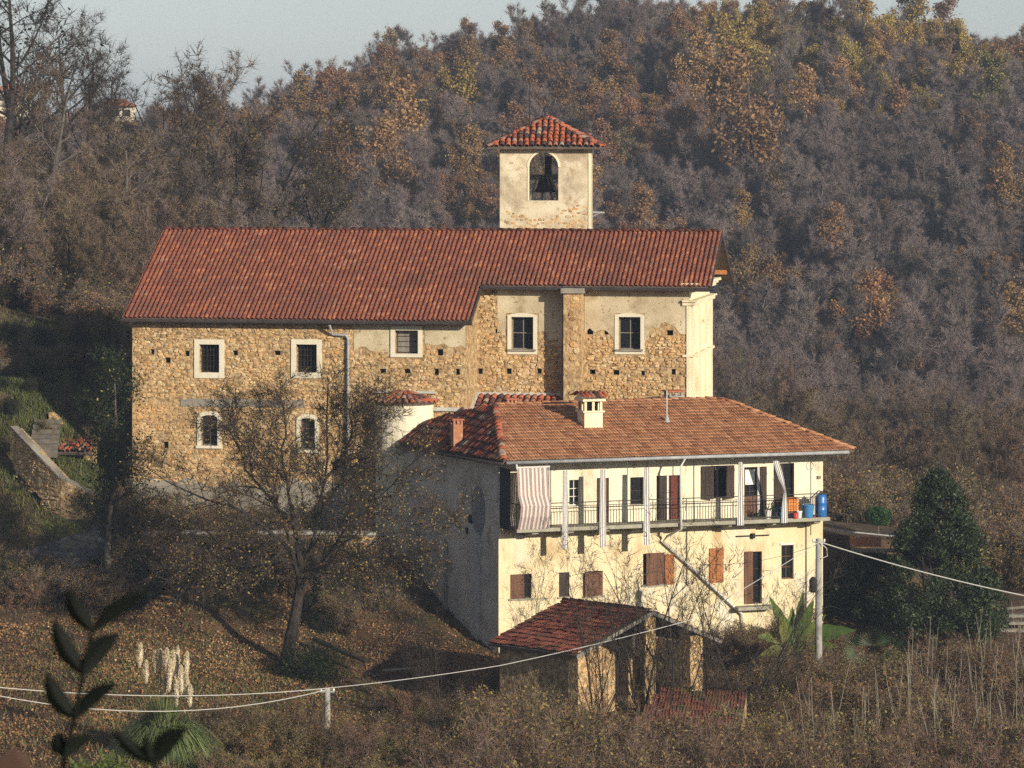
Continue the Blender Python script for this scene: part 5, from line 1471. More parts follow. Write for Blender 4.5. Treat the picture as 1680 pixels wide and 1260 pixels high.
def tree_geo(seed, h, r0, nb=(9, 6, 4), ang=(.75, .7, .6), Lr=(-.42, -.45, -.45), start=(.25, .2, .15), twig=(8, .6, .025), leaf=None, lean=(0, 0), up=.08, stems=1, wob=.1, spread=.8):
    rng = np.random.default_rng(seed)
    mains = []
    for s in range(stems):
        d = np.array([lean[0], lean[1], 1.0]) + (rng.normal(0, .22, 3) * [1, 1, 0] if stems > 1 else 0)
        mains.append((path(rng, np.array([rng.normal(0, .12 * (stems > 1)), rng.normal(0, .12 * (stems > 1)), -.3]), d, h * (1 if s == 0 else rng.uniform(.7, 1)), 9, .05, .02), r0 / stems ** .5, r0 * .18 / stems ** .5))
    spec = [(nb[k], start[k], Lr[k], ang[k], (.5, .55, .6)[k], 5 if k == 0 else 4) for k in range(len(nb))]
    lv = branch_out(rng, mains, spec, wob, up)
    wood = [tubes(lv[0][0], lv[0][1], 7), tubes(lv[1][0], lv[1][1], 5)] + [tubes(l[0], l[1], 3) for l in lv[2:]]
    tw = twigs(rng, lv[-1][0], *twig, spread=spread, up=.12)
    lf = None
    if leaf:
        per, size, jit = leaf
        n = int(per * len(lv[-1][0])); c = near_paths(rng, lv[-1][0], max(1, int(math.ceil(per))), jit)
        c = c[rng.permutation(len(c))[:n]]
        lf = leaves_at(rng, c, size)
    return wood, tw, lf

def make_tree(name, label, cat, loc, geo, bm, tm, lm=None, group=None, rz=0.0, sc=1.0):
    wood, tw, lf = geo
    t = thing(name, label, cat, loc, group); t.pop('_base'); t['_base'] = (0, 0, 0)
    link('trunk', multi('trunk', [(w, bm, None) for w in wood]), t)
    link('crown', multi('crown', [(tw, tm, None)] + ([(lf, lm, None)] if lf is not None and lm else [])), t)
    t.rotation_euler = (0, 0, rz); t.scale = (sc, sc, sc)
    return t

def scatter(name, protos, pos, idx, rz, sc, **props):
    c = bpy.data.collections.new(name + '_set')
    for k, me in enumerate(protos):
        c.objects.link(bpy.data.objects.new('%s_kind_%02d' % (name, k), me))
    me = bpy.data.meshes.new(name); n = len(pos)
    me.vertices.add(n); me.vertices.foreach_set('co', np.asarray(pos, np.float32).reshape(-1))
    a = me.attributes.new('pick', 'INT', 'POINT'); a.data.foreach_set('value', np.asarray(idx, np.int32))
    rot = np.zeros((n, 3), np.float32); rot[:, 2] = rz
    a = me.attributes.new('rot', 'FLOAT_VECTOR', 'POINT'); a.data.foreach_set('vector', rot.reshape(-1))
    sc = np.asarray(sc, np.float32); sc3 = np.stack([sc, sc, sc], 1) if sc.ndim == 1 else sc
    a = me.attributes.new('size', 'FLOAT_VECTOR', 'POINT'); a.data.foreach_set('vector', sc3.astype(np.float32).reshape(-1))
    o = link(name, me, **props)
    g = bpy.data.node_groups.new(name, 'GeometryNodeTree')
    g.interface.new_socket('Geometry', in_out='INPUT', socket_type='NodeSocketGeometry')
    g.interface.new_socket('Geometry', in_out='OUTPUT', socket_type='NodeSocketGeometry')
    N, L = g.nodes, g.links
    gi, go = N.new('NodeGroupInput'), N.new('NodeGroupOutput')
    iop = N.new('GeometryNodeInstanceOnPoints'); ci = N.new('GeometryNodeCollectionInfo')
    ci.inputs['Collection'].default_value = c; ci.inputs['Separate Children'].default_value = True; ci.inputs['Reset Children'].default_value = True
    def attr(nm, ty):
        q = N.new('GeometryNodeInputNamedAttribute'); q.data_type = ty; q.inputs['Name'].default_value = nm
        return [s for s in q.outputs if s.enabled][0]
    L.new(gi.outputs[0], iop.inputs['Points']); L.new(ci.outputs[0], iop.inputs['Instance'])
    iop.inputs['Pick Instance'].default_value = True
    L.new(attr('pick', 'INT'), iop.inputs['Instance Index'])
    e2r = N.new('FunctionNodeEulerToRotation'); L.new(attr('rot', 'FLOAT_VECTOR'), e2r.inputs[0]); L.new(e2r.outputs[0], iop.inputs['Rotation'])
    L.new(attr('size', 'FLOAT_VECTOR'), iop.inputs['Scale'])
    L.new(iop.outputs[0], go.inputs[0])
    md = o.modifiers.new('scatter', 'NODES'); md.node_group = g
    return o

def one_mesh(name, geo, bm, tm, lm=None):
    wood, tw, lf = geo
    return multi(name, [(w, bm, None) for w in wood] + [(tw, tm, None)] + ([(lf, lm, None)] if lf is not None and lm else []))

def px_of(x, y, z): return 840 + F * x / y, YH - F * z / y

# ------------------------------------------------------------------ wooded hill
BARE = [one_mesh('bare', tree_geo(100 + k, h, .12, nb=(13, 6, 4), twig=(9, .8, .045), ang=(.66, .62, .55), Lr=(-.38, -.5, -.5), up=.10, spread=.65), M['bark_pale'] if k % 2 else M['bark_grey'], M['twig_purple']) for k, h in enumerate((8.5, 7.5, 9.5, 8))]
BARE_OL = [one_mesh('olive', tree_geo(120 + k, 8, .12, nb=(11, 6, 4), twig=(7, .6, .045), leaf=(4, .22, .25)), M['bark_grey'], M['twig_brown'], M['leaf_olive']) for k in range(2)]
RUST = [tree_geo(130 + k, 8.5, .14, nb=(11, 6, 4), twig=(3, .5, .04), leaf=(15, .27, .28), ang=(.8, .7, .6)) for k in range(3)]
RUSTM = [one_mesh('rust', gq, M['bark_grey'], M['twig_brown'], m) for gq, m in zip(RUST, (M['leaf_rust'], M['leaf_brown'], M['leaf_yellow']))]
def conifer(seed, h):
    rng = np.random.default_rng(seed); n = 2600
    t = rng.random(n) ** .8; r = (1 - t) * h * .19 * rng.random(n) ** .4; a = rng.random(n) * 6.283
    c = np.stack([r * np.cos(a), r * np.sin(a), .8 + t * (h - .8) - r * .25], 1)
    return multi('conifer', [(leaves_at(rng, c, .42, flat=.3, asp=.4), M['leaf_dark'], None), (tubes([np.array([[0, 0, -.3], [0, 0, h * .5], [0, 0, h]])], [[.14, .08, .02]], 6), M['bark_dark'], None)])
CON = [conifer(150, 9)]
HILL = BARE + BARE_OL + RUSTM + CON      # 0-3 bare, 4-5 olive, 6 rust, 7 brown, 8 yellow, 9 conifer
N = 7600
hx = NR.uniform(-62, 72, N * 3); hy = NR.uniform(300, 475, N * 3)
ok = np.abs(hx / hy) < .160
hx, hy = hx[ok][:N], hy[ok][:N]
hz = height(hx, hy)
hpx, hpy = px_of(hx, hy, hz + 5)
rust_n = vnoise(hx * .055 + 7, hy * .03 + 3, 61) * .6 + vnoise(hx * .16, hy * .08, 62) * .4
pick = NR.integers(0, 4, len(hx))
rr_ = NR.random(len(hx))
pr = np.clip((rust_n - .49) * 2.6, 0, .75) * np.clip((620 - hpy) / 250, .12, 1)
pick = np.where(rr_ < pr, np.where(NR.random(len(hx)) < .55, 6, 7), pick)
top = (hpx > 1150) & (hpx < 1600) & (hpy < 190) & (NR.random(len(hx)) < .45)
pick = np.where(top, np.where(NR.random(len(hx)) < .7, 8, 6), pick)
pick = np.where(NR.random(len(hx)) < .06, NR.integers(4, 6, len(hx)), pick)
pick = np.where((NR.random(len(hx)) < .012) & (hpx > 900), 9, pick)
s = np.where(NR.random(len(hx)) < .1, NR.uniform(.75, 1.0, len(hx)), NR.uniform(.38, .72, len(hx)))
scatter('hillside_forest', HILL, np.stack([hx, hy, hz], 1), pick, NR.random(len(hx)) * 6.28, np.stack([s, s, s * NR.uniform(.85, 1.1, len(hx))], 1), kind='stuff', label='bare autumn wood covering the hill behind the church', category='wood')

# prominent single trees on the hill
HT = [('rust', 625, 245, 395, 1.5, 'orange-leaved tree standing out on the hillside above the left roof end of the ridge'),
      ('rust', 580, 300, 380, 1.25, 'lower of two orange trees left of the bell tower'),
      ('rust', 655, 300, 385, 1.3, 'broad orange-brown tree just left of the bell tower on the slope'),
      ('yellow', 715, 185, 420, 1.2, 'yellow-brown tree crown up the slope left of the bell tower'),
      ('rust', 660, 115, 435, 1.1, 'rusty tree near the skyline left of the tower'),
      ('rust', 1235, 225, 400, 1.9, 'largest broad rust-orange tree on the hillside right of the tower'),
      ('rust', 1130, 130, 430, 1.2, 'rust tree on the slope high right of the lightning rod'),
      ('yellow', 1240, 110, 435, 1.3, 'ochre tree below the skyline right of centre'),
      ('yellow', 1420, 45, 448, 1.3, 'bright yellow-brown tree on the skyline at upper right'),
      ('yellow', 1480, 50, 448, 1.25, 'second yellow skyline tree at upper right'),
      ('rust', 1545, 75, 445, 1.3, 'rust tree ending the skyline crest at upper right'),
      ('olive', 1625, 165, 425, 1.2, 'olive-green tree near the right edge of the hill'),
      ('rust', 1345, 190, 415, 1.1, 'dull orange tree right of the largest rust tree'),
      ('rust', 1395, 165, 425, 1.0, 'small orange tree beneath the yellow skyline trees'),
      ('brown', 1000, 125, 432, 1.2, 'brown leafy tree upslope right of the tower roof'),
      ('brown', 1370, 420, 345, 1.1, 'reddish-brown tree halfway down the right slope'),
      ('brown', 1460, 545, 325, .9, 'small orange-brown tree low on the right slope'),
      ('brown', 1230, 480, 335, 1.0, 'reddish tree low on the slope beside the church gable'),
      ('brown', 905, 170, 425, 1.2, 'brown tree behind the lightning rod'),
      ('yellow', 1530, 25, 450, .9, 'narrow golden tree at the highest right skyline')]
TM = {'rust': (RUST[0], M['leaf_rust']), 'yellow': (RUST[2], M['leaf_yellow']), 'brown': (RUST[1], M['leaf_brown']), 'olive': (RUST[1], M['leaf_olive'])}
made = {}
for kind, px, py, Y, sc_, lab in HT:
    # stand the tree so that its crown centre is seen at (px, py)
    best = None
    for y in np.arange(300, 470, 2.0):
        x = (px - 840) * y / F; z = H(x, y) + 5.0 * sc_ * .98
        e = abs(YH - F * z / y - py)
        if best is None or e < best[0]: best = (e, x, y)
    _, x, y = best; loc = (x, y, H(x, y))
    sc_ *= .98
    if kind in made: made_t = clone(made[kind], loc, random.random() * 6, sc_, lab)
    else:
        gq, m = TM[kind]; made[kind] = make_tree('hillside_tree', lab, 'tree', loc, gq, M['bark_grey'], M['twig_brown'], m, 'leafy autumn trees on the hillside', random.random() * 6, sc_)

# ------------------------------------------------------------------ woods on the left
WOOD = [one_mesh('w', tree_geo(200 + k, h, .13, nb=(11, 7, 4), twig=(8, .6, .03), ang=(.7, .65, .6), leaf=lf_, up=.06), M['bark_dark'], tm, lm) for k, (h, lf_, tm, lm) in enumerate(((8, None, M['twig_brown'], None), (7, (2, .14, .2), M['twig_brown'], M['leaf_brown']), (7.5, (3, .13, .2), M['twig_brown'], M['leaf_olive']), (9, None, M['twig_purple'], None)))]
def shrub_geo(seed, h, n=9, leaf=(3, .07, .12), twig=(6, .3, .014), r=.025, spread=.55, nb=(6, 4)):
    rng = np.random.default_rng(seed); mains = []
    for k in range(n):
        a = rng.random() * 6.28; sp = spread * rng.random()
        mains.append((path(rng, np.array([rng.normal(0, .2), rng.normal(0, .2), -.15]), np.array([math.cos(a) * sp, math.sin(a) * sp, 1]), h * rng.uniform(.6, 1.1), 6, .12, -.02), r, r * .3))
    lv = branch_out(rng, mains, [(nb[0], .2, -.4, .7, .6, 4), (nb[1], .2, -.5, .7, .6, 4)], .16, .03)
    wood = [tubes(lv[0][0], lv[0][1], 4), tubes(lv[1][0], lv[1][1], 3), tubes(lv[2][0], lv[2][1], 3)]
    tw = twigs(rng, lv[2][0], *twig, spread=.9, up=.05)
    lf = leaves_at(rng, near_paths(rng, lv[2][0], leaf[0], leaf[2]), leaf[1]) if leaf else None
    return wood, tw, lf
SHRUB = [one_mesh('s', shrub_geo(230 + k, h, leaf=lf_, nb=nb_), M['bark_dark'], tm, lm) for k, (h, lf_, tm, lm, nb_) in enumerate((
    (1.8, (5, .10, .14), M['twig_brown'], M['leaf_brown'], (6, 4)), (1.6, (6, .10, .15), M['twig_brown'], M['leaf_olive'], (6, 4)), (2.2, None, M['twig_brown'], None, (7, 5)),
    (2.0, (3, .10, .14), M['twig_purple'], M['leaf_mixed'], (7, 4)), (1.7, (10, .11, .16), M['twig_dark'], M['leaf_dark'], (6, 4))))]
N = 420
lx = NR.uniform(-62, -9, N * 2); ly = NR.uniform(186, 300, N * 2)
a, b = px_of(lx, ly, lx * 0)
okk = (a > -160) & (a < 620) & ~((a > 560) & (ly < 230)) & (ly < 245)
lx, ly = lx[okk][:N], ly[okk][:N]; lz = height(lx, ly)
wa, _ = px_of(lx, ly, lx * 0); s = NR.uniform(.45, .8, len(lx)) * np.where((wa < 330) & (ly > 225), .75, 1)
scatter('left_woodland', WOOD + SHRUB, np.stack([lx, ly, lz], 1), NR.choice([0, 1, 2, 3], len(lx), p=[.28, .2, .4, .12]), NR.random(len(lx)) * 6.28, s, kind='stuff', label='brown leafless woodland on the slope left of the church', category='wood')
N = 900
lx = NR.uniform(-50, -6, N * 2); ly = NR.uniform(176, 250, N * 2); a, b = px_of(lx, ly, lx * 0)
okk = (a > -100) & (a < 640) & ((a < 230) | (ly > 192)) & ~((a < 130) & (ly < 186))
lx, ly = lx[okk][:N], ly[okk][:N]; lz = height(lx, ly)
scatter('left_undergrowth', SHRUB, np.stack([lx, ly, lz], 1), NR.choice(5, len(lx), p=[.28, .27, .15, .15, .15]), NR.random(len(lx)) * 6.28, NR.uniform(.6, 1.5, len(lx)), kind='stuff', label='shrubby undergrowth on the left slope', category='shrubs')
def standing(px, py_base, py_top, Y, hproto):
    p = P(px, py_base, Y); return (p.x, Y, p.z), (py_base - py_top) * Y / F / hproto
LT = [(40, 330, -40, 232, 301, dict(h=8, lean=(.04, 0), leaf=(1.2, .16, .3)), 'tall bare tree at the far upper left rising above the frame edge', 'bark_dark', 'leaf_dark'),
      (108, 330, 30, 240, 302, dict(h=8, lean=(.0, 0)), 'straight bare tree against the sky at the upper left', 'bark_dark', None),
      (215, 350, 90, 236, 303, dict(h=8, lean=(.42, 0), leaf=(.4, .16, .2)), 'dark bare tree leaning right against the sky', 'bark_dark', 'leaf_brown'),
      (165, 345, 110, 246, 304, dict(h=8, lean=(.1, 0)), 'slender bare tree between the straight and the leaning one', 'bark_dark', None),
      (398, 392, 140, 214, 305, dict(h=8, stems=4, nb=(9, 6, 4), leaf=(3, .12, .2)), 'many-stemmed olive-brown tree rising behind the church roof', 'bark_dark', 'leaf_olive'),
      (470, 392, 245, 212, 306, dict(h=8, lean=(.55, 0), leaf=(2, .12, .2)), 'low tree leaning right behind the church ridge', 'bark_dark', 'leaf_olive'),
      (100, 480, 300, 205, 307, dict(h=8, lean=(.7, 0), leaf=(9, .16, .25), nb=(8, 5, 4)), 'dark ivy-covered leaning trunk above the grassy bank', 'bark_dark', 'leaf_dark'),
      (75, 470, 300, 203, 308, dict(h=8, twig=(5, .5, .03)), 'thin pale-stemmed tree on the left bank', 'bark_pale', None),
      (340, 395, 210, 222, 309, dict(h=8, leaf=(1, .13, .2)), 'brownish bare tree left of the many-stemmed one', 'bark_grey', 'leaf_brown'),
      (12, 340, -70, 228, 311, dict(h=8, leaf=(.8, .16, .3)), 'dark bare tree cut by the left frame edge at the top', 'bark_dark', 'leaf_dark'),
      (150, 345, 75, 232, 312, dict(h=8, lean=(-.15, 0)), 'bare tree leaning slightly left behind the leaning dark one', 'bark_dark', None),
      (262, 370, 130, 228, 313, dict(h=8, lean=(.2, 0), leaf=(.5, .14, .2)), 'bare tree whose crown meets the sky left of the wooded hill', 'bark_dark', 'leaf_brown'),
      (70, 400, 120, 218, 314, dict(h=8, lean=(.12, 0), leaf=(1.5, .13, .2)), 'olive-tinged tree low in front of the upper left skyline trees', 'bark_grey', 'leaf_olive'),
      (190, 440, 215, 206, 315, dict(h=8, lean=(.2, 0), leaf=(2, .13, .2)), 'greenish bare tree above the left end of the church roof', 'bark_grey', 'leaf_olive'),
      (330, 240, 135, 300, 310, dict(h=8), 'small bare tree on the skyline left of the wooded hill', 'bark_grey', None)]
for px, pb, ptop, Y, sd_, kw, lab, bm, lm in LT:
    loc, sc_ = standing(px, pb, ptop, Y, 8.0)
    kw = dict(kw); h_ = kw.pop('h')
    gq = tree_geo(sd_, h_, .19, **{**dict(nb=(12, 7, 4), twig=(7, .55, .025), ang=(.95, .8, .7), Lr=(-.48, -.45, -.45), start=(.3, .2, .15)), **kw})
    gz = min(loc[2], H(loc[0], loc[1])); sc_ = ((YH - ptop) * Y / F - gz) / 8.4
    make_tree('bare_tree', lab, 'tree', (loc[0], loc[1], gz), gq, M[bm], M['twig_dark'] if bm == 'bark_dark' else M['twig_brown'], M[lm] if lm else None, 'trees on the left slope', 0, sc_)
# far houses on the left horizon
def far_house(px, py, Y, w, lab):
    p = P(px, py, Y); t = thing('far_house', lab, 'house', p)
    mb = MB(); mb.box((p.x - w / 2, Y, p.z - 8), (p.x + w / 2, Y + w * .7, p.z + w * .35)); wpart = part('wall', mb, M['white_wall'], t)
    mb = MB(); z = p.z + w * .35; mb.add([(p.x - w * .56, Y - .5, z), (p.x + w * .56, Y - .5, z), (p.x + w * .56, Y + w * .75, z), (p.x - w * .56, Y + w * .75, z), (p.x - w * .2, Y + w * .35, z + w * .22), (p.x + w * .2, Y + w * .35, z + w * .22)], [(0, 1, 5, 4), (1, 2, 5), (2, 3, 4, 5), (3, 0, 4)]); part('roof', mb, M['terracotta'], t)
    for k in range(3):
        mb = MB(); x = p.x - w * .3 + k * w * .3; mb.box((x - .45, Y - .06, p.z + w * .08), (x + .45, Y - .02, p.z + w * .26)); part('window', mb, M['dark'], t)
far_house(190, 195, 430, 4.2, 'distant pale house with orange roof among the bare trees on the left')
far_house(18, 170, 470, 4.5, 'distant house at the left edge below the tall tree')

# ------------------------------------------------------------------ scrub on the right behind the house
N = 1500
lx = NR.uniform(3, 50, N * 3); ly = NR.uniform(170, 312, N * 3); a, b = px_of(lx, ly, lx * 0)
okk = (a > 1120) & (a < 1760) & ~((ly < 182) & (a < 1500))
lx, ly, a = lx[okk][:N], ly[okk][:N], a[okk][:N]; lz = height(lx, ly)
big = NR.random(len(lx)) < np.clip((ly - 200) / 150, 0, .5)
pk = np.where(big, NR.choice([0, 1, 2, 3], len(lx), p=[.3, .3, .2, .2]), 4 + NR.choice(5, len(lx), p=[.2, .48, .12, .17, .03]))
sc_ = np.where(big, NR.uniform(.45, .75, len(lx)), NR.uniform(.8, 1.6, len(lx)))
scatter('right_scrub', WOOD + SHRUB, np.stack([lx, ly, lz], 1), pk, NR.random(len(lx)) * 6.28, sc_, kind='stuff', label='brown and olive scrub on the slope behind the farmhouse', category='shrubs')
for px, pb, pt_, Y, sd_, lab, lm, per in ((1225, 720, 590, 196, 331, 'brown bare shrub tree showing behind the farmhouse roof', 'leaf_brown', 1), (1310, 740, 610, 200, 332, 'rounded brown shrub tree right of the farmhouse ridge', 'leaf_brown', 2),
                                          (1345, 790, 670, 190, 333, 'yellow-green bush tree at the right end of the farmhouse roof', 'leaf_yellow', 2), (1640, 870, 690, 205, 334, 'reddish-brown bare tree near the right edge behind the evergreens', 'leaf_rust', 1),
                                          (1560, 850, 730, 215, 335, 'pale brown bare tree behind the tall evergreen', 'leaf_brown', .5)):
    loc, sc_ = standing(px, pb, pt_, Y, 6.0)
    gq = tree_geo(sd_, 6, .09, nb=(10, 7, 4), twig=(9, .5, .022), leaf=(per, .12, .15), stems=3, ang=(.8, .7, .6), start=(.15, .2, .15))
    make_tree('bushy_tree', lab, 'tree', (loc[0], loc[1], min(loc[2], H(loc[0], loc[1]) + .1)), gq, M['bark_grey'], M['twig_brown'], M[lm], 'bushy trees right of the farmhouse', 0, sc_)

# ------------------------------------------------------------------ evergreens on the right
def evergreen(px, pbase, ptop, wpx, Y, seed, n, lab, m, prof='cone'):
    rng = np.random.default_rng(seed); p0 = P(px, pbase, Y); h = (pbase - ptop) * Y / F; w = wpx * Y / F / 2
    nc = 190; t = rng.random(nc) ** .85
    env = ((1 - t) ** .62 if prof == 'cone' else np.sqrt(np.clip(1 - (t * 2 - 1) ** 2, 0, 1)))
    env = env * np.clip(.6 + t * 3, 0, 1)
    a = rng.random(nc) * 6.283; r = w * env * rng.random(nc) ** .35
    cl = np.stack([r * np.cos(a), r * np.sin(a), .05 * h + t * h * .93], 1); cr = rng.uniform(.3, .7, nc) * (w / 2.6) ** .5 * (1.1 - .55 * t)
    k = rng.integers(0, nc, n); v = rng.normal(size=(n, 3)); v /= np.linalg.norm(v, axis=1, keepdims=True)
    c = cl[k] + v * (cr[k] * rng.random(n) ** .4)[:, None]
    var = np.clip(.5 * rng.random(n) + (rng.random(n) < .10) * .6, 0, 1)  # a few leaves painted brighter to stand for sunlit sparkles
    lf = leaves_at(rng, c, .15, asp=.45)
    t_ = thing('evergreen_tree', lab, 'tree', (p0.x, Y, p0.z)); t_['_base'] = (0, 0, 0)
    mains = [(path(rng, np.array([rng.normal(0, .15), rng.normal(0, .15), -1.2]), np.array([rng.normal(0, .1), rng.normal(0, .1), 1]), h * .8, 8, .05, 0), .10, .02) for _ in range(3)]
    lv = branch_out(rng, mains, [(12, .15, w * .7, .9, .5, 4)], .1, .05)
    link('trunk', multi('trunk', [(tubes(lv[0][0], lv[0][1], 6), M['bark_dark'], None), (tubes(lv[1][0], lv[1][1], 4), M['bark_dark'], None)]), t_)
    link('crown', multi('crown', [(lf, m, var)]), t_)
evergreen(1537, 1055, 772, 235, 153, 401, 46000, 'tall dark glossy evergreen tree with pointed top on the right', M['leaf_bay'])
evergreen(1422, 1040, 905, 140, 157.0, 402, 20000, 'broad dark evergreen bush between the pole and the tall evergreen', M['leaf_bay'], 'round')
evergreen(1612, 1060, 930, 80, 156, 403, 8000, 'smaller dark evergreen at the right side of the tall one', M['leaf_bay'], 'round')
# small clipped tree on the terrace
rng = np.random.default_rng(410); p0 = P(1440, 897, 160); t_ = thing('clipped_tree', 'small round-headed dark green tree on a thin stem on the terrace', 'tree', p0); t_['_base'] = (0, 0, 0)
v = rng.normal(size=(2600, 3)); v /= np.linalg.norm(v, axis=1, keepdims=True); c = v * (rng.random(2600) ** .4)[:, None] * [.62, .62, .42] + [0, 0, 1.35]
link('crown', multi('crown', [(leaves_at(rng, c, .14, asp=.3), leafm('leaf_pine', [(.015, .04, .015), (.04, .09, .03), (.07, .13, .05)]), None)]), t_)
link('trunk', multi('trunk', [(tubes([np.array([[0, 0, -.3], [.03, 0, .5], [0, 0, 1.2]])], [[.05, .04, .03]], 6), M['bark_grey'], None)]), t_)

# banana plant and fan palm
M['banana'] = mat('banana', [(0, (.05, .10, .02)), (.6, (.11, .17, .035)), (1, (.24, .24, .06))], mode='var+noise', scale=3, rough=.45, spec=.4, trans=.3)
def blade(base, tip, w, droop, var, n=9):
    base, tip = Vector(base), Vector(tip); d = tip - base; sd2 = d.cross(Vector((0.2, -1, 0.3))).normalized()
    mb = MB(); L_, C_, R_ = [], [], []
    for k in range(n + 1):
        f = k / n; c = base + d * f + Vector((0, 0, -droop * f * f)); ww = .8 * w * math.sin(math.pi * min(1, .12 + .88 * f) ** .8) * .5 + .01
        up_ = Vector((0, -.25 * ww, .35 * ww)); j = 1 + .12 * math.sin(k * 2.7 + var * 9)
        L_.append(c + sd2 * ww * j + up_); R_.append(c - sd2 * ww * j + up_); C_.append(c)
    mb.add(L_ + C_ + R_, [(k, k + 1, n + 2 + k, n + 1 + k) for k in range(n)] + [(n + 1 + k, n + 2 + k, 2 * n + 3 + k, 2 * n + 2 + k) for k in range(n)], var)
    return mb
bn = thing('banana_plant', 'broad-leaved green banana plant at the foot of the farmhouse corner', 'plant', P(1300, 1090, 147)); bn_b = P(1300, 1085, 147)
for (bx_, by_, tx, ty, w_, dr, var) in ((1300, 1060, 1262, 978, .6, .0, .5), (1305, 1060, 1318, 970, .55, .0, .45), (1295, 1055, 1240, 1035, .6, .25, .7), (1290, 1062, 1280, 1000, .5, .1, .9), (1312, 1060, 1355, 1000, .5, .2, .7), (1310, 1050, 1335, 985, .6, 0, .5), (1310, 1055, 1405, 1020, .85, .35, .15), (1300, 1065, 1240, 1065, .55, .4, .85), (1305, 1065, 1380, 1050, .6, .3, .8), (1290, 1060, 1285, 1010, .8, .0, .55), (1315, 1060, 1345, 1040, .7, .2, .6), (1270, 1100, 1262, 1130, .35, .2, .95), (1298, 1060, 1300, 995, .55, .0, .65)):
    part('leaf', blade(P(bx_, by_, 147), P(tx, ty, 146.6 + random.uniform(-.5, .5)), w_, dr, var), M['banana'], bn)
for bx_, tx in ((1293, 1290), (1306, 1310), (1300, 1322)):
    mb = MB(); mb.tube([P(bx_, 1120, 147), P((bx_ + tx) / 2, 1080, 147), P(tx, 1035, 147)], [.1, .08, .05], 8); part('stem', mb, M['grass'], bn)
fp = thing('fan_palm', 'low fan palm with spiky fronds beside the banana plant', 'palm', P(1435, 1090, 146.5))
M['palm'] = mat('palm', [(0, (.02, .045, .014)), (1, (.05, .085, .03))], mode='var', rough=.5, spec=.4)
for (cx, cy, ax, ay, r_) in ((1434, 1060, 1434, 1028, 1.0), (1405, 1065, 1385, 1050, .85), (1465, 1070, 1490, 1060, .85), (1445, 1075, 1460, 1090, .8), (1415, 1075, 1400, 1100, .8)):
    c = P(cx, cy, 146.3); ax_ = (P(ax, ay, 146) - c).normalized(); sdv = ax_.cross(Vector((0, -1, .25))).normalized(); mb = MB()
    for k in range(19):
        t = (k - 9) / 9 * 1.35; d = ax_ * math.cos(t) + sdv * math.sin(t); q = d.cross(Vector((0, -1, .2))).normalized() * .028
        L_ = r_ * (1 - .18 * abs(t)); mb.add([c + d * .05, c + d * L_ * .6 + q + Vector((0, -.05, 0)), c + d * L_, c + d * L_ * .6 - q], [(0, 1, 2, 3)], random.random())
    part('frond', mb, M['palm'], fp)
    mb = MB(); mb.tube([P(1435, 1100, 146.5), c], .018, 5); part('stalk', mb, M['palm'], fp)

# ------------------------------------------------------------------ big bare tree before the church
rng = np.random.default_rng(500)
def pp(lst, y0, y1): return np.array([tuple(P(x, y, y0 + (y1 - y0) * k / (len(lst) - 1))) for k, (x, y) in enumerate(lst)])
def resample(p, m):
    L_ = np.concatenate([[0], np.cumsum(np.linalg.norm(np.diff(p, axis=0), axis=1))]); t = np.linspace(0, L_[-1], m)
    return np.stack([np.interp(t, L_, p[:, k]) for k in range(3)], 1)
trunk = resample(pp([(466, 1104), (472, 1070), (482, 1020), (491, 975), (494, 930), (488, 880), (478, 830)], 145, 145.2), 9)
limbs = [([(491, 975), (478, 880), (445, 795), (400, 725), (345, 690)], 145, 143.5), ([(493, 950), (520, 850), (535, 760), (536, 690), (541, 622)], 145, 146), ([(489, 910), (440, 862), (370, 828), (295, 800), (245, 772)], 145, 144),
         ([(493, 960), (570, 868), (640, 795), (700, 742)], 145, 143), ([(494, 965), (590, 902), (680, 862), (748, 850)], 145, 146), ([(488, 930), (420, 902), (340, 892), (265, 885)], 145, 146.8), ([(520, 850), (585, 765), (610, 695), (622, 645)], 145.5, 144),
         ([(478, 840), (460, 745), (470, 680), (452, 640)], 145, 144), ([(491, 940), (560, 915), (640, 915), (700, 935)], 145, 143), ([(480, 860), (415, 790), (375, 700), (385, 655)], 145, 146), ([(530, 800), (575, 720), (580, 660)], 145, 146), ([(486, 900), (430, 930), (350, 940), (290, 930)], 145, 143.5)]
mains = [(trunk, .30, .12)]
lm_ = [(resample(pp(l, a, b), 9) + rng.normal(0, .06, (9, 3)), .07, .018) for l, a, b in limbs]
lv = branch_out(rng, lm_, [(20, .10, 2.1, .85, .5, 5), (9, .12, 1.0, .8, .6, 4)], .13, .04)
bt_ = thing('bare_tree', 'large spreading bare tree with thick trunk before the church wall', 'tree', tuple(trunk[0]))
link('trunk', multi('trunk', [(tubes([trunk], [np.linspace(.29, .10, 9)], 9), M['bark_dark'], None), (tubes(lv[0][0], lv[0][1], 6), M['bark_dark'], None), (tubes(lv[1][0], lv[1][1], 4), M['bark_dark'], None)]), bt_)
tw = twigs(rng, lv[2][0], 12, .45, .023, .8, .08)
lf = leaves_at(rng, near_paths(rng, lv[2][0], 5, .16), .10)
link('crown', multi('crown', [(tubes(lv[2][0], lv[2][1], 3), M['twig_dark'], None), (tw, M['twig_dark'], None), (lf, M['leaf_mixed'], None)]), bt_)
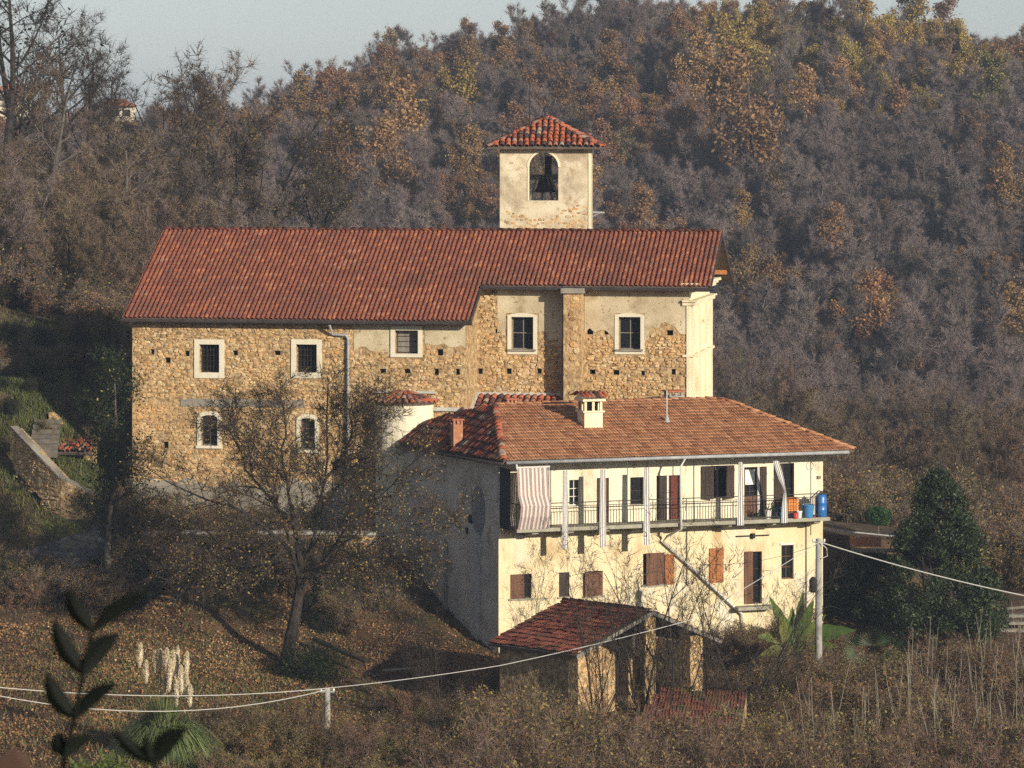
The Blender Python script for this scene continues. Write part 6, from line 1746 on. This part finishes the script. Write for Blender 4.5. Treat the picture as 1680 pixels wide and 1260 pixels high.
# tree on the left before the church corner
rng = np.random.default_rng(520)
trunk = resample(pp([(178, 965), (176, 900), (180, 840), (186, 780), (190, 700), (188, 620)], 153, 153.5), 10)
lv = branch_out(rng, [(trunk, .16, .03)], [(24, .22, 2.3, .8, .45, 5), (8, .15, .95, .7, .55, 4), (5, .15, .45, .7, .6, 3)], .13, .06)
t_ = thing('bare_tree', 'slim bare tree with pale trunk and a few yellow leaves by the church corner', 'tree', tuple(trunk[0]))
link('trunk', multi('trunk', [(tubes(lv[0][0], lv[0][1], 8), M['bark_grey'], None), (tubes(lv[1][0], lv[1][1], 4), M['bark_dark'], None)]), t_)
link('crown', multi('crown', [(tubes(lv[2][0], lv[2][1], 3), M['twig_dark'], None), (tubes(lv[3][0], lv[3][1], 3), M['twig_dark'], None), (leaves_at(rng, near_paths(rng, lv[3][0], 7, .2), .12), M['leaf_dark'], None), (leaves_at(rng, near_paths(rng, lv[2][0], 1, .1), .13), M['leaf_yellow'], None)]), t_)
mb = MB(); mb.tube([P(515, 1048, 147), P(600, 1085, 145)], [.12, .08], 7); solo('fallen_log', mb, M['bark_dark'], 'dark fallen log lying on the leafy slope right of the big tree', 'log')
mb = MB(); mb.tube([P(628, 1100, 145), P(685, 1096, 145)], [.06, .05], 7); solo('pale_log', mb, M['bark_pale'], 'short pale log lying in the litter below the grey wall', 'log')

# saplings before the farmhouse
SP = [(1042, 1180, 870, 136, .06, 'dark bare sapling forking in front of the shed gable'), (1165, 1150, 880, 137, .05, 'bare sapling in front of the closed orange shutter'), (1235, 1140, 900, 139, .06, 'bare sapling right of the shed before the brown door'),
      (985, 1130, 905, 133, .045, 'thin bare sapling over the shed roof'), (868, 1030, 885, 146, .035, 'thin sapling before the leftmost lower window'), (950, 1160, 960, 132, .04, 'low bare sapling in front of the stone pillar of the shed'),
      (1110, 1170, 900, 134, .05, 'bare sapling between shed gable and orange shutter'), (1310, 1130, 960, 139, .04, 'leafless sapling left of the tall pole'), (690, 1120, 985, 140, .04, 'bare sapling at the foot of the grey wall'), (730, 1190, 1000, 131, .04, 'arching bare sapling below the grey wall')]
for k, (px, pb, pt_, Y, r_, lab) in enumerate(SP):
    loc, sc_ = standing(px, pb, pt_, Y, 6.0)
    gq = tree_geo(540 + k, 6, r_ * 1.3, nb=(11, 5, 3), twig=(2, .4, .016), ang=(.55, .55, .5), Lr=(-.45, -.45, -.45), stems=2 if k % 2 else 3, start=(.12, .2, .2), up=.12)
    gz = H(loc[0], loc[1])
    make_tree('bare_sapling', lab, 'sapling', (loc[0], loc[1], min(loc[2], gz + .1)), gq, M['bark_dark'], M['twig_dark'], None, 'saplings before the farmhouse', 0, ((YH - pt_) * Y / F - min(loc[2], gz + .1)) / 6.0)

# ------------------------------------------------------------------ thicket in the foreground
M['twig_red'] = mat('twig_red', [(0, (.10, .062, .044)), (1, (.24, .15, .105))], mode='var', rough=.95, obj_rand=.2)
TH = [one_mesh('t', shrub_geo(600 + k, h, n=12, leaf=lf_, nb=(7, 5), twig=(5, .3, .012), spread=.7), M['bark_grey'] if k % 2 else M['bark_dark'], tm, lm) for k, (h, lf_, tm, lm) in enumerate((
    (1.9, (5, .085, .12), M['twig_brown'], M['leaf_brown']), (1.7, (6, .085, .12), M['twig_brown'], M['leaf_olive']), (2.2, (2, .09, .12), M['twig_brown'], M['leaf_mixed']), (2.3, None, M['twig_red'], None), (1.5, (9, .10, .13), M['twig_brown'], M['leaf_mixed'])))]
N = 1500
lx = NR.uniform(-16, 30, N * 4); ly = NR.uniform(112, 146, N * 4); a, b = px_of(lx, ly, lx * 0); lz = height(lx, ly)
_, gyp = px_of(lx, ly, lz)
# keep out of the shed, the low shed and the house
def in_shed(x, y): 
    v = np.stack([x - R1.x, y - R1.y], 1); al = v @ np.array([sd.x, sd.y]); ac = v @ np.array([pl.x, pl.y]); return (al > -5.2) & (al < .7) & (ac > -4.5) & (ac < 4.7)
rel = np.stack([lx - HF.o.x, ly - HF.o.y], 1) @ np.array([HF.n.x, HF.n.y])
okk = (a > 330) & (a < 1760) & ~in_shed(lx, ly) & (rel > 2.5) & ~((a > 1030) & (a < 1230) & (ly > 130) & (ly < 135.5)) & ~((a < 620) & (ly > 128)) & ~((a < 800) & (ly > 140))
okk &= ~((a < 560) & (ly > 120) & (NR.random(len(lx)) < .6)) & ~((lx < -3.5) & (ly < 123) & (NR.random(len(lx)) < .85))
lx, ly, lz, a = lx[okk][:N], ly[okk][:N], lz[okk][:N], a[okk][:N]
pk = NR.choice(5, len(lx), p=[.2, .36, .18, .06, .2])
pk = np.where((a > 1300) & (NR.random(len(lx)) < .12), 3, pk)
sc_ = NR.uniform(.6, 1.15, len(lx)) * np.where(a < 800, .75, 1) * np.where((ly > 128) & (a < 1250), .65, 1)
ex_ = NR.uniform(-2.4, 9.5, 420); ey_ = NR.uniform(122, 134, 420); ea, _ = px_of(ex_, ey_, ex_ * 0)
k = (((ea > 790) & (ea < 965) & (ey_ > 127.5) & (ey_ < 132.5)) | ((ea > 1000) & (ea < 1260) & (ey_ < 129.8))) & ~in_shed(ex_, ey_)
ex_, ey_ = ex_[k], ey_[k]
tx_ = NR.uniform(12, 27, 70); ty_ = NR.uniform(126, 142, 70); ta, _ = px_of(tx_, ty_, tx_ * 0)
bx_ = NR.uniform(-2, 24, 90); by_ = NR.uniform(114, 127, 90)
gs = NR.uniform(6, 14.4, 90); go_ = NR.uniform(.9, 4, 90); gx_ = HF.o.x + HF.u.x * gs + HF.n.x * go_; gy_ = HF.o.y + HF.u.y * gs + HF.n.y * go_
lx = np.concatenate([lx, ex_, gx_, tx_, bx_]); ly = np.concatenate([ly, ey_, gy_, ty_, by_]); lz = height(lx, ly)
pk = np.concatenate([pk, NR.choice([0, 1, 2, 4], len(ex_) + 90), NR.choice([1, 4, 0], 70), NR.choice([2, 3], 90)]); sc_ = np.concatenate([sc_, NR.uniform(.9, 1.3, len(ex_)), NR.uniform(.4, .8, 90), NR.uniform(.9, 1.4, 70), NR.uniform(1.1, 1.55, 90)])
scatter('bramble_thicket', TH, np.stack([lx, ly, lz], 1), pk, NR.random(len(lx)) * 6.28, sc_, kind='stuff', label='tangled brown bramble thicket filling the foreground', category='brambles')
# dark ivy and shrubs: below the terrace wall, left bank, around the ruin
N = 620
lx = np.concatenate([NR.uniform(-16.5, -5.2, 260), NR.uniform(-23, -15, 260), NR.uniform(-8.5, -6.6, 40), NR.uniform(-21, -15.6, 90), NR.uniform(-16.4, -9, 90)])
ly = np.concatenate([NR.uniform(152.6, 156.0, 260), NR.uniform(150, 162, 260), NR.uniform(149, 156, 40), NR.uniform(163, 176, 90), NR.uniform(156.4, 159.6, 90)])
a, b = px_of(lx, ly, lx * 0); lz = height(lx, ly)
okk = ~((lx < -15.2) & (ly > 155.2) & (ly < 159.8) & (a < 200) & (a > -40)) & ~((a < 160) & (ly > 159.5))
lx, ly, lz = lx[okk], ly[okk], lz[okk]
scatter('dark_undergrowth', SHRUB + TH, np.stack([lx, ly, lz], 1), NR.choice([0, 1, 2, 3, 4, 7], len(lx), p=[.16, .14, .15, .15, .25, .15]), NR.random(len(lx)) * 6.28, NR.uniform(.35, .85, len(lx)), kind='stuff', label='dark ivy and shrubs below the church terrace', category='shrubs')
bx2 = NR.uniform(-25, -18.5, 110); by2 = NR.uniform(163.5, 178, 110)
scatter('bank_weeds', SHRUB, np.stack([bx2, by2, height(bx2, by2)], 1), NR.choice([0, 1, 3, 4], 110), NR.random(110) * 6.28, NR.uniform(.2, .5, 110), kind='stuff', label='low weeds dotted over the grassy bank', category='weeds')
# evergreen bush by the big tree
rng = np.random.default_rng(650); p0 = P(515, 1125, 143); v = rng.normal(size=(5000, 3)); c = v * [.55, .5, .45] + [0, 0, .75]
t_ = thing('dark_bush', 'dark green bush right of the big bare tree trunk', 'bush', p0); t_['_base'] = (0, 0, 0)
link('crown', multi('crown', [(leaves_at(rng, c, .13, asp=.4), M['leaf_dark'], None)]), t_)
link('trunk', multi('trunk', [(tubes([path(rng, np.zeros(3) - [0, 0, .3], rng.normal(0, .4, 3) + [0, 0, 1], 1.3, 5, .1, 0) for _ in range(6)], [np.linspace(.04, .01, 5)] * 6, 4), M['bark_dark'], None)]), t_)
# young pale stems on the right
rng = np.random.default_rng(660); n = 150
sx = rng.uniform(9, 30, n * 3); sy = rng.uniform(128, 146, n * 3); a, b = px_of(sx, sy, sx * 0); k = (a > 1290) & (a < 1720) & ~((a < 1480) & (sy > 134)); sx, sy = sx[k][:n], sy[k][:n]; sz = height(sx, sy)
ps = [path(rng, np.array([x, y, z]), np.array([rng.normal(0, .1), rng.normal(0, .1), 1]), rng.uniform(2.2, 4.2), 6, .05, .02) for x, y, z in zip(sx, sy, sz)]
lv = branch_out(rng, [(p, .018, .006) for p in ps], [(6, .35, .8, .5, .6, 4)], .08, .08)
link('sapling_stems', multi('sapling_stems', [(tubes(lv[0][0], lv[0][1], 4), M['bark_pale'], None), (tubes(lv[1][0], lv[1][1], 3), M['twig_brown'], None)]), kind='stuff', label='thin pale upright stems growing out of the thicket on the right', category='stems')

# ------------------------------------------------------------------ leaf litter and grass
rng = np.random.default_rng(700); n = 95000
qx = rng.uniform(-27, 4, n * 2); qy = rng.uniform(112, 158, n * 2)
a, b = px_of(qx, qy, qx * 0); k = (a > -60) & (a < 900) & (vnoise(qx * .5, qy * .5, 71) + rng.random(n * 2) * .7 > .55)
k &= ~((a < 215) & (qy > 155.4) & (qy < 159.7))
qx, qy = qx[k][:n], qy[k][:n]; qz = height(qx, qy) + rng.uniform(.02, .09, len(qx))
var = np.clip(vnoise(qx * .35, qy * .35, 72) * .8 + rng.normal(0, .24, len(qx)) - .02, 0, 1)
link('leaf_litter', multi('leaf_litter', [(leaves_at(rng, np.stack([qx, qy, qz], 1), .095, flat=.45, asp=.75), M['litter'], var)]), kind='stuff', label='fallen orange and brown leaves covering the slope', category='leaves')
def grass(name, cx, cy, sx, sy, n, h, lab, m=M['grass']):
    rng = np.random.default_rng(len(name) + n); x = rng.normal(cx, sx, n); y = rng.normal(cy, sy, n); z = height(x, y)
    base = np.stack([x, y, z], 1); d = rng.normal(0, .35, (n, 3)); d[:, 2] = 1; tip = base + d * (h * rng.uniform(.4, 1.2, (n, 1))); s_ = rng.normal(size=(n, 3)) * [1, 1, 0]; s_ /= np.linalg.norm(s_, axis=1, keepdims=True)
    link(name, multi(name, [(np.stack([base - s_ * .02, base + s_ * .02, tip], 1), m, None)]), kind='stuff', label=lab, category='grass')
grass('grass_bank', -21.5, 170, 2.4, 5.5, 45000, .3, 'short green grass on the bank left of the church')
grass('meadow_grass', -3.0, 121, 6, 5, 22000, .3, 'dry olive grass between the brambles in the foreground', mat('dry_grass', [(0, (.05, .05, .02)), (.5, (.13, .11, .045)), (1, (.24, .19, .09))], mode='var', rough=.9))
grass('slope_grass', -13, 137, 5, 8, 14000, .2, 'thin green grass showing through the leaf litter on the slope')
# pampas grass
pg = thing('pampas_grass', 'clump of pampas grass with cream plumes at the lower left', 'grass', P(268, 1240, 121)); rng = np.random.default_rng(720)
b0 = P(268, 1240, 121); n = 9000
a = rng.random(n) * 6.283; el = rng.uniform(.25, 1.45, n); L_ = rng.uniform(1.0, 2.5, n)
d = np.stack([np.cos(a) * np.cos(el), np.sin(a) * np.cos(el), np.sin(el)], 1); base = np.array(b0) + d * [.5, .5, 0] * rng.random((n, 1))
mid = base + d * (L_ * .6)[:, None]; tip = base + d * L_[:, None] - np.stack([0 * L_, 0 * L_, (.55 * L_ ** 1.3) * np.cos(el)], 1)
s_ = np.cross(d, [0, 0, 1.0]); s_ /= np.linalg.norm(s_, axis=1, keepdims=True); s_ *= .010
V = np.concatenate([np.stack([base - s_, base + s_, mid + s_, mid - s_], 1), np.stack([mid - s_, mid + s_, tip, tip], 1)])
V[len(base):, 3] = tip - s_ * .2
link('blades', multi('blades', [(V, mat('pampas_leaf', [(0, (.05, .075, .025)), (.6, (.12, .16, .05)), (1, (.24, .24, .10))], mode='var', rough=.6), None)]), pg)
M['plume'] = mat('plume', [(0, (.68, .57, .39)), (1, (.86, .76, .56))], mode='var', rough=.9, trans=.3)
for (px, yt, yb, ybase) in ((231, 1054, 1085, 1140), (240, 1082, 1112, 1140), (263, 1064, 1092, 1180), (274, 1062, 1092, 1180), (284, 1065, 1100, 1180), (292, 1058, 1110, 1180), (279, 1080, 1125, 1180), (297, 1090, 1130, 1180), (307, 1068, 1102, 1180), (306, 1106, 1135, 1180), (289, 1100, 1150, 1190), (312, 1122, 1150, 1190), (272, 1110, 1130, 1180), (256, 1066, 1095, 1180)):
    Yq = 121 + rng.uniform(-.5, .5); top, low, bs = P(px, yt, Yq), P(px + rng.uniform(-2, 2), yb + 10, Yq), P(268 + (px - 268) * .4, 1235, 121)
    st_ = part('stalk', (lambda m_: (m_.tube([bs, (bs + low) / 2 + Vector((0, 0, .1)), low, top], [.014, .012, .01, .004], 5), m_)[1])(MB()), M['leaf_olive'], pg)
    n = 900; f = rng.random(n); ax = np.array(low)[None] * (1 - f[:, None]) + np.array(top)[None] * f[:, None]
    rr2 = .11 * np.sin(np.pi * np.clip(f * .9 + .1, 0, 1)) ** .6; an_ = rng.random(n) * 6.283; dirv = np.stack([np.cos(an_), np.sin(an_), rng.uniform(.6, 1.6, n)], 1); dirv /= np.linalg.norm(dirv, axis=1, keepdims=True)
    tip = ax + dirv * (rr2 * rng.uniform(.8, 1.7, n))[:, None]; sv = np.cross(dirv, rng.normal(size=(n, 3))); sv /= np.linalg.norm(sv, axis=1, keepdims=True); sv *= .022
    core = np.array([np.array(low) * (1 - q) + np.array(top) * q for q in np.linspace(0, 1, 7)])
    link('plume', multi('plume', [(np.stack([ax - sv, ax + sv, tip], 1), M['plume'], None), (tubes([core], [[.012, .045, .065, .065, .05, .03, .004]], 7), M['plume'], None)]), pg)
# ferny green weeds below the pampas
fw = thing('green_weed', 'light green ferny weed at the bottom left below the pampas', 'plant', P(160, 1265, 112)); rng = np.random.default_rng(730); V = []
for k in range(16):
    b0 = np.array(P(160 + rng.normal(0, 22), 1275, 112)); d = np.array([rng.normal(0, .5), rng.normal(0, .3), 1]); d /= np.linalg.norm(d); L_ = rng.uniform(.7, 1.4); s_ = np.cross(d, [0, 1, 0.1]); s_ /= np.linalg.norm(s_)
    for j in range(14):
        f = .2 + .8 * j / 14
        for sg in (-1, 1):
            q = b0 + d * L_ * f - [0, 0, .25 * f * f]; l_ = .24 * (1.1 - f); e = s_ * sg * l_ + [0, -.03, -.05]
            V.append([q, q + e * .5 + d * .035, q + e, q + e * .5 - d * .035])
link('fronds', multi('fronds', [(np.array(V), leafm('leaf_fern', [(.05, .08, .02), (.10, .14, .03), (.2, .2, .05)]), None)]), fw)

# ------------------------------------------------------------------ twig close to the camera, out of focus
M['near_leaf'] = mat('near_leaf', [(0, (.006, .008, .006)), (1, (.012, .014, .009))], mode='var', rough=.7, spec=.12, trans=.1)  # near-black colour stands in for tree shade on these leaves
def near_sprig(lab, Yd, stem, lvs):
    t = thing('near_sprig', lab, 'twig', P(*stem[0], Yd), 'out-of-focus twigs close to the lens'); mb = MB(); mb.tube([P(x, y, Yd) for x, y in stem], [.0055] * len(stem), 6); part('stem', mb, M['near_leaf'], t)
    for (x0, y0, x1, y1, w) in lvs:
        a, b = P(x0, y0, Yd), P(x1, y1, Yd + random.uniform(-.03, .03)); d = b - a; s_ = d.cross(Vector((0, 1, 0))).normalized() * (w * Yd / F / 2); bend = s_ * .5
        n = 7; L1, R1_ = [], []; mb = MB(); fold = Vector((0, .25 * w * Yd / F, 0))
        C1 = []
        for k in range(n + 1):
            f = k / n; c = a + d * f + bend * math.sin(math.pi * f); ww = max(.2, math.sin(math.pi * (f * .93 + .07)) ** .7) if k < n else .05; L1.append(c + s_ * ww + fold * ww); R1_.append(c - s_ * ww + fold * ww); C1.append(c)
        mb.add(L1 + C1 + R1_, [(k, k + 1, n + 2 + k, n + 1 + k) for k in range(n)] + [(n + 1 + k, n + 2 + k, 2 * n + 3 + k, 2 * n + 2 + k) for k in range(n)])
        part('leaf', mb, M['near_leaf'], t)
near_sprig('dark blurred leafy twig rising at the lower left, close to the viewer', 7.5, [(100, 1300), (106, 1240), (122, 1180), (136, 1105), (152, 1035)],
           [(152, 1035, 112, 965, 30), (152, 1035, 240, 972, 26), (137, 1105, 88, 1015, 32), (137, 1105, 195, 1040, 34), (122, 1178, 76, 1105, 34), (122, 1178, 190, 1120, 26), (108, 1240, 95, 1200, 30), (106, 1240, 150, 1210, 26)])
near_sprig('second dark blurred twig at the bottom edge in front of the pampas', 7.2, [(262, 1300), (252, 1250)], [(252, 1252, 185, 1195, 24), (252, 1252, 305, 1195, 34), (252, 1252, 240, 1205, 18)])
M['near_brown'] = mat('near_brown', [(0, (.06, .035, .025)), (1, (.09, .05, .035))], mode='var', rough=.8)
mb = MB(); c = [P(-20, 1265, 6.5), P(20, 1225, 6.5), P(48, 1240, 6.52), P(52, 1275, 6.5), P(30, 1300, 6.5)]; mb.add(c, [(0, 1, 2, 3, 4)]); solo('near_brown_leaf', mb, M['near_brown'], 'blurred brown leaf in the bottom left corner close to the viewer', 'leaf')
# ------------------------------------------------------------------ haze
hm = bpy.data.materials.new('haze'); hm.use_nodes = True
hn = hm.node_tree.nodes; hn.remove(hn['Principled BSDF'])
pv = hn.new('ShaderNodeVolumePrincipled')
pv.inputs['Color'].default_value = (.64, .78, 1.0, 1)
pv.inputs['Density'].default_value = 0.00026
pv.inputs['Anisotropy'].default_value = 0.0
hm.node_tree.links.new(pv.outputs[0], hn['Material Output'].inputs['Volume'])
zlo = float(min(v[2] for v in _g.v)) - 1.0
mb = MB(); mb.box((-1640, -440, zlo), (1640, 2440, 38.0))
link('haze', mb.mesh('haze', hm), kind='stuff', label='thin bluish autumn haze filling the valley', category='haze')
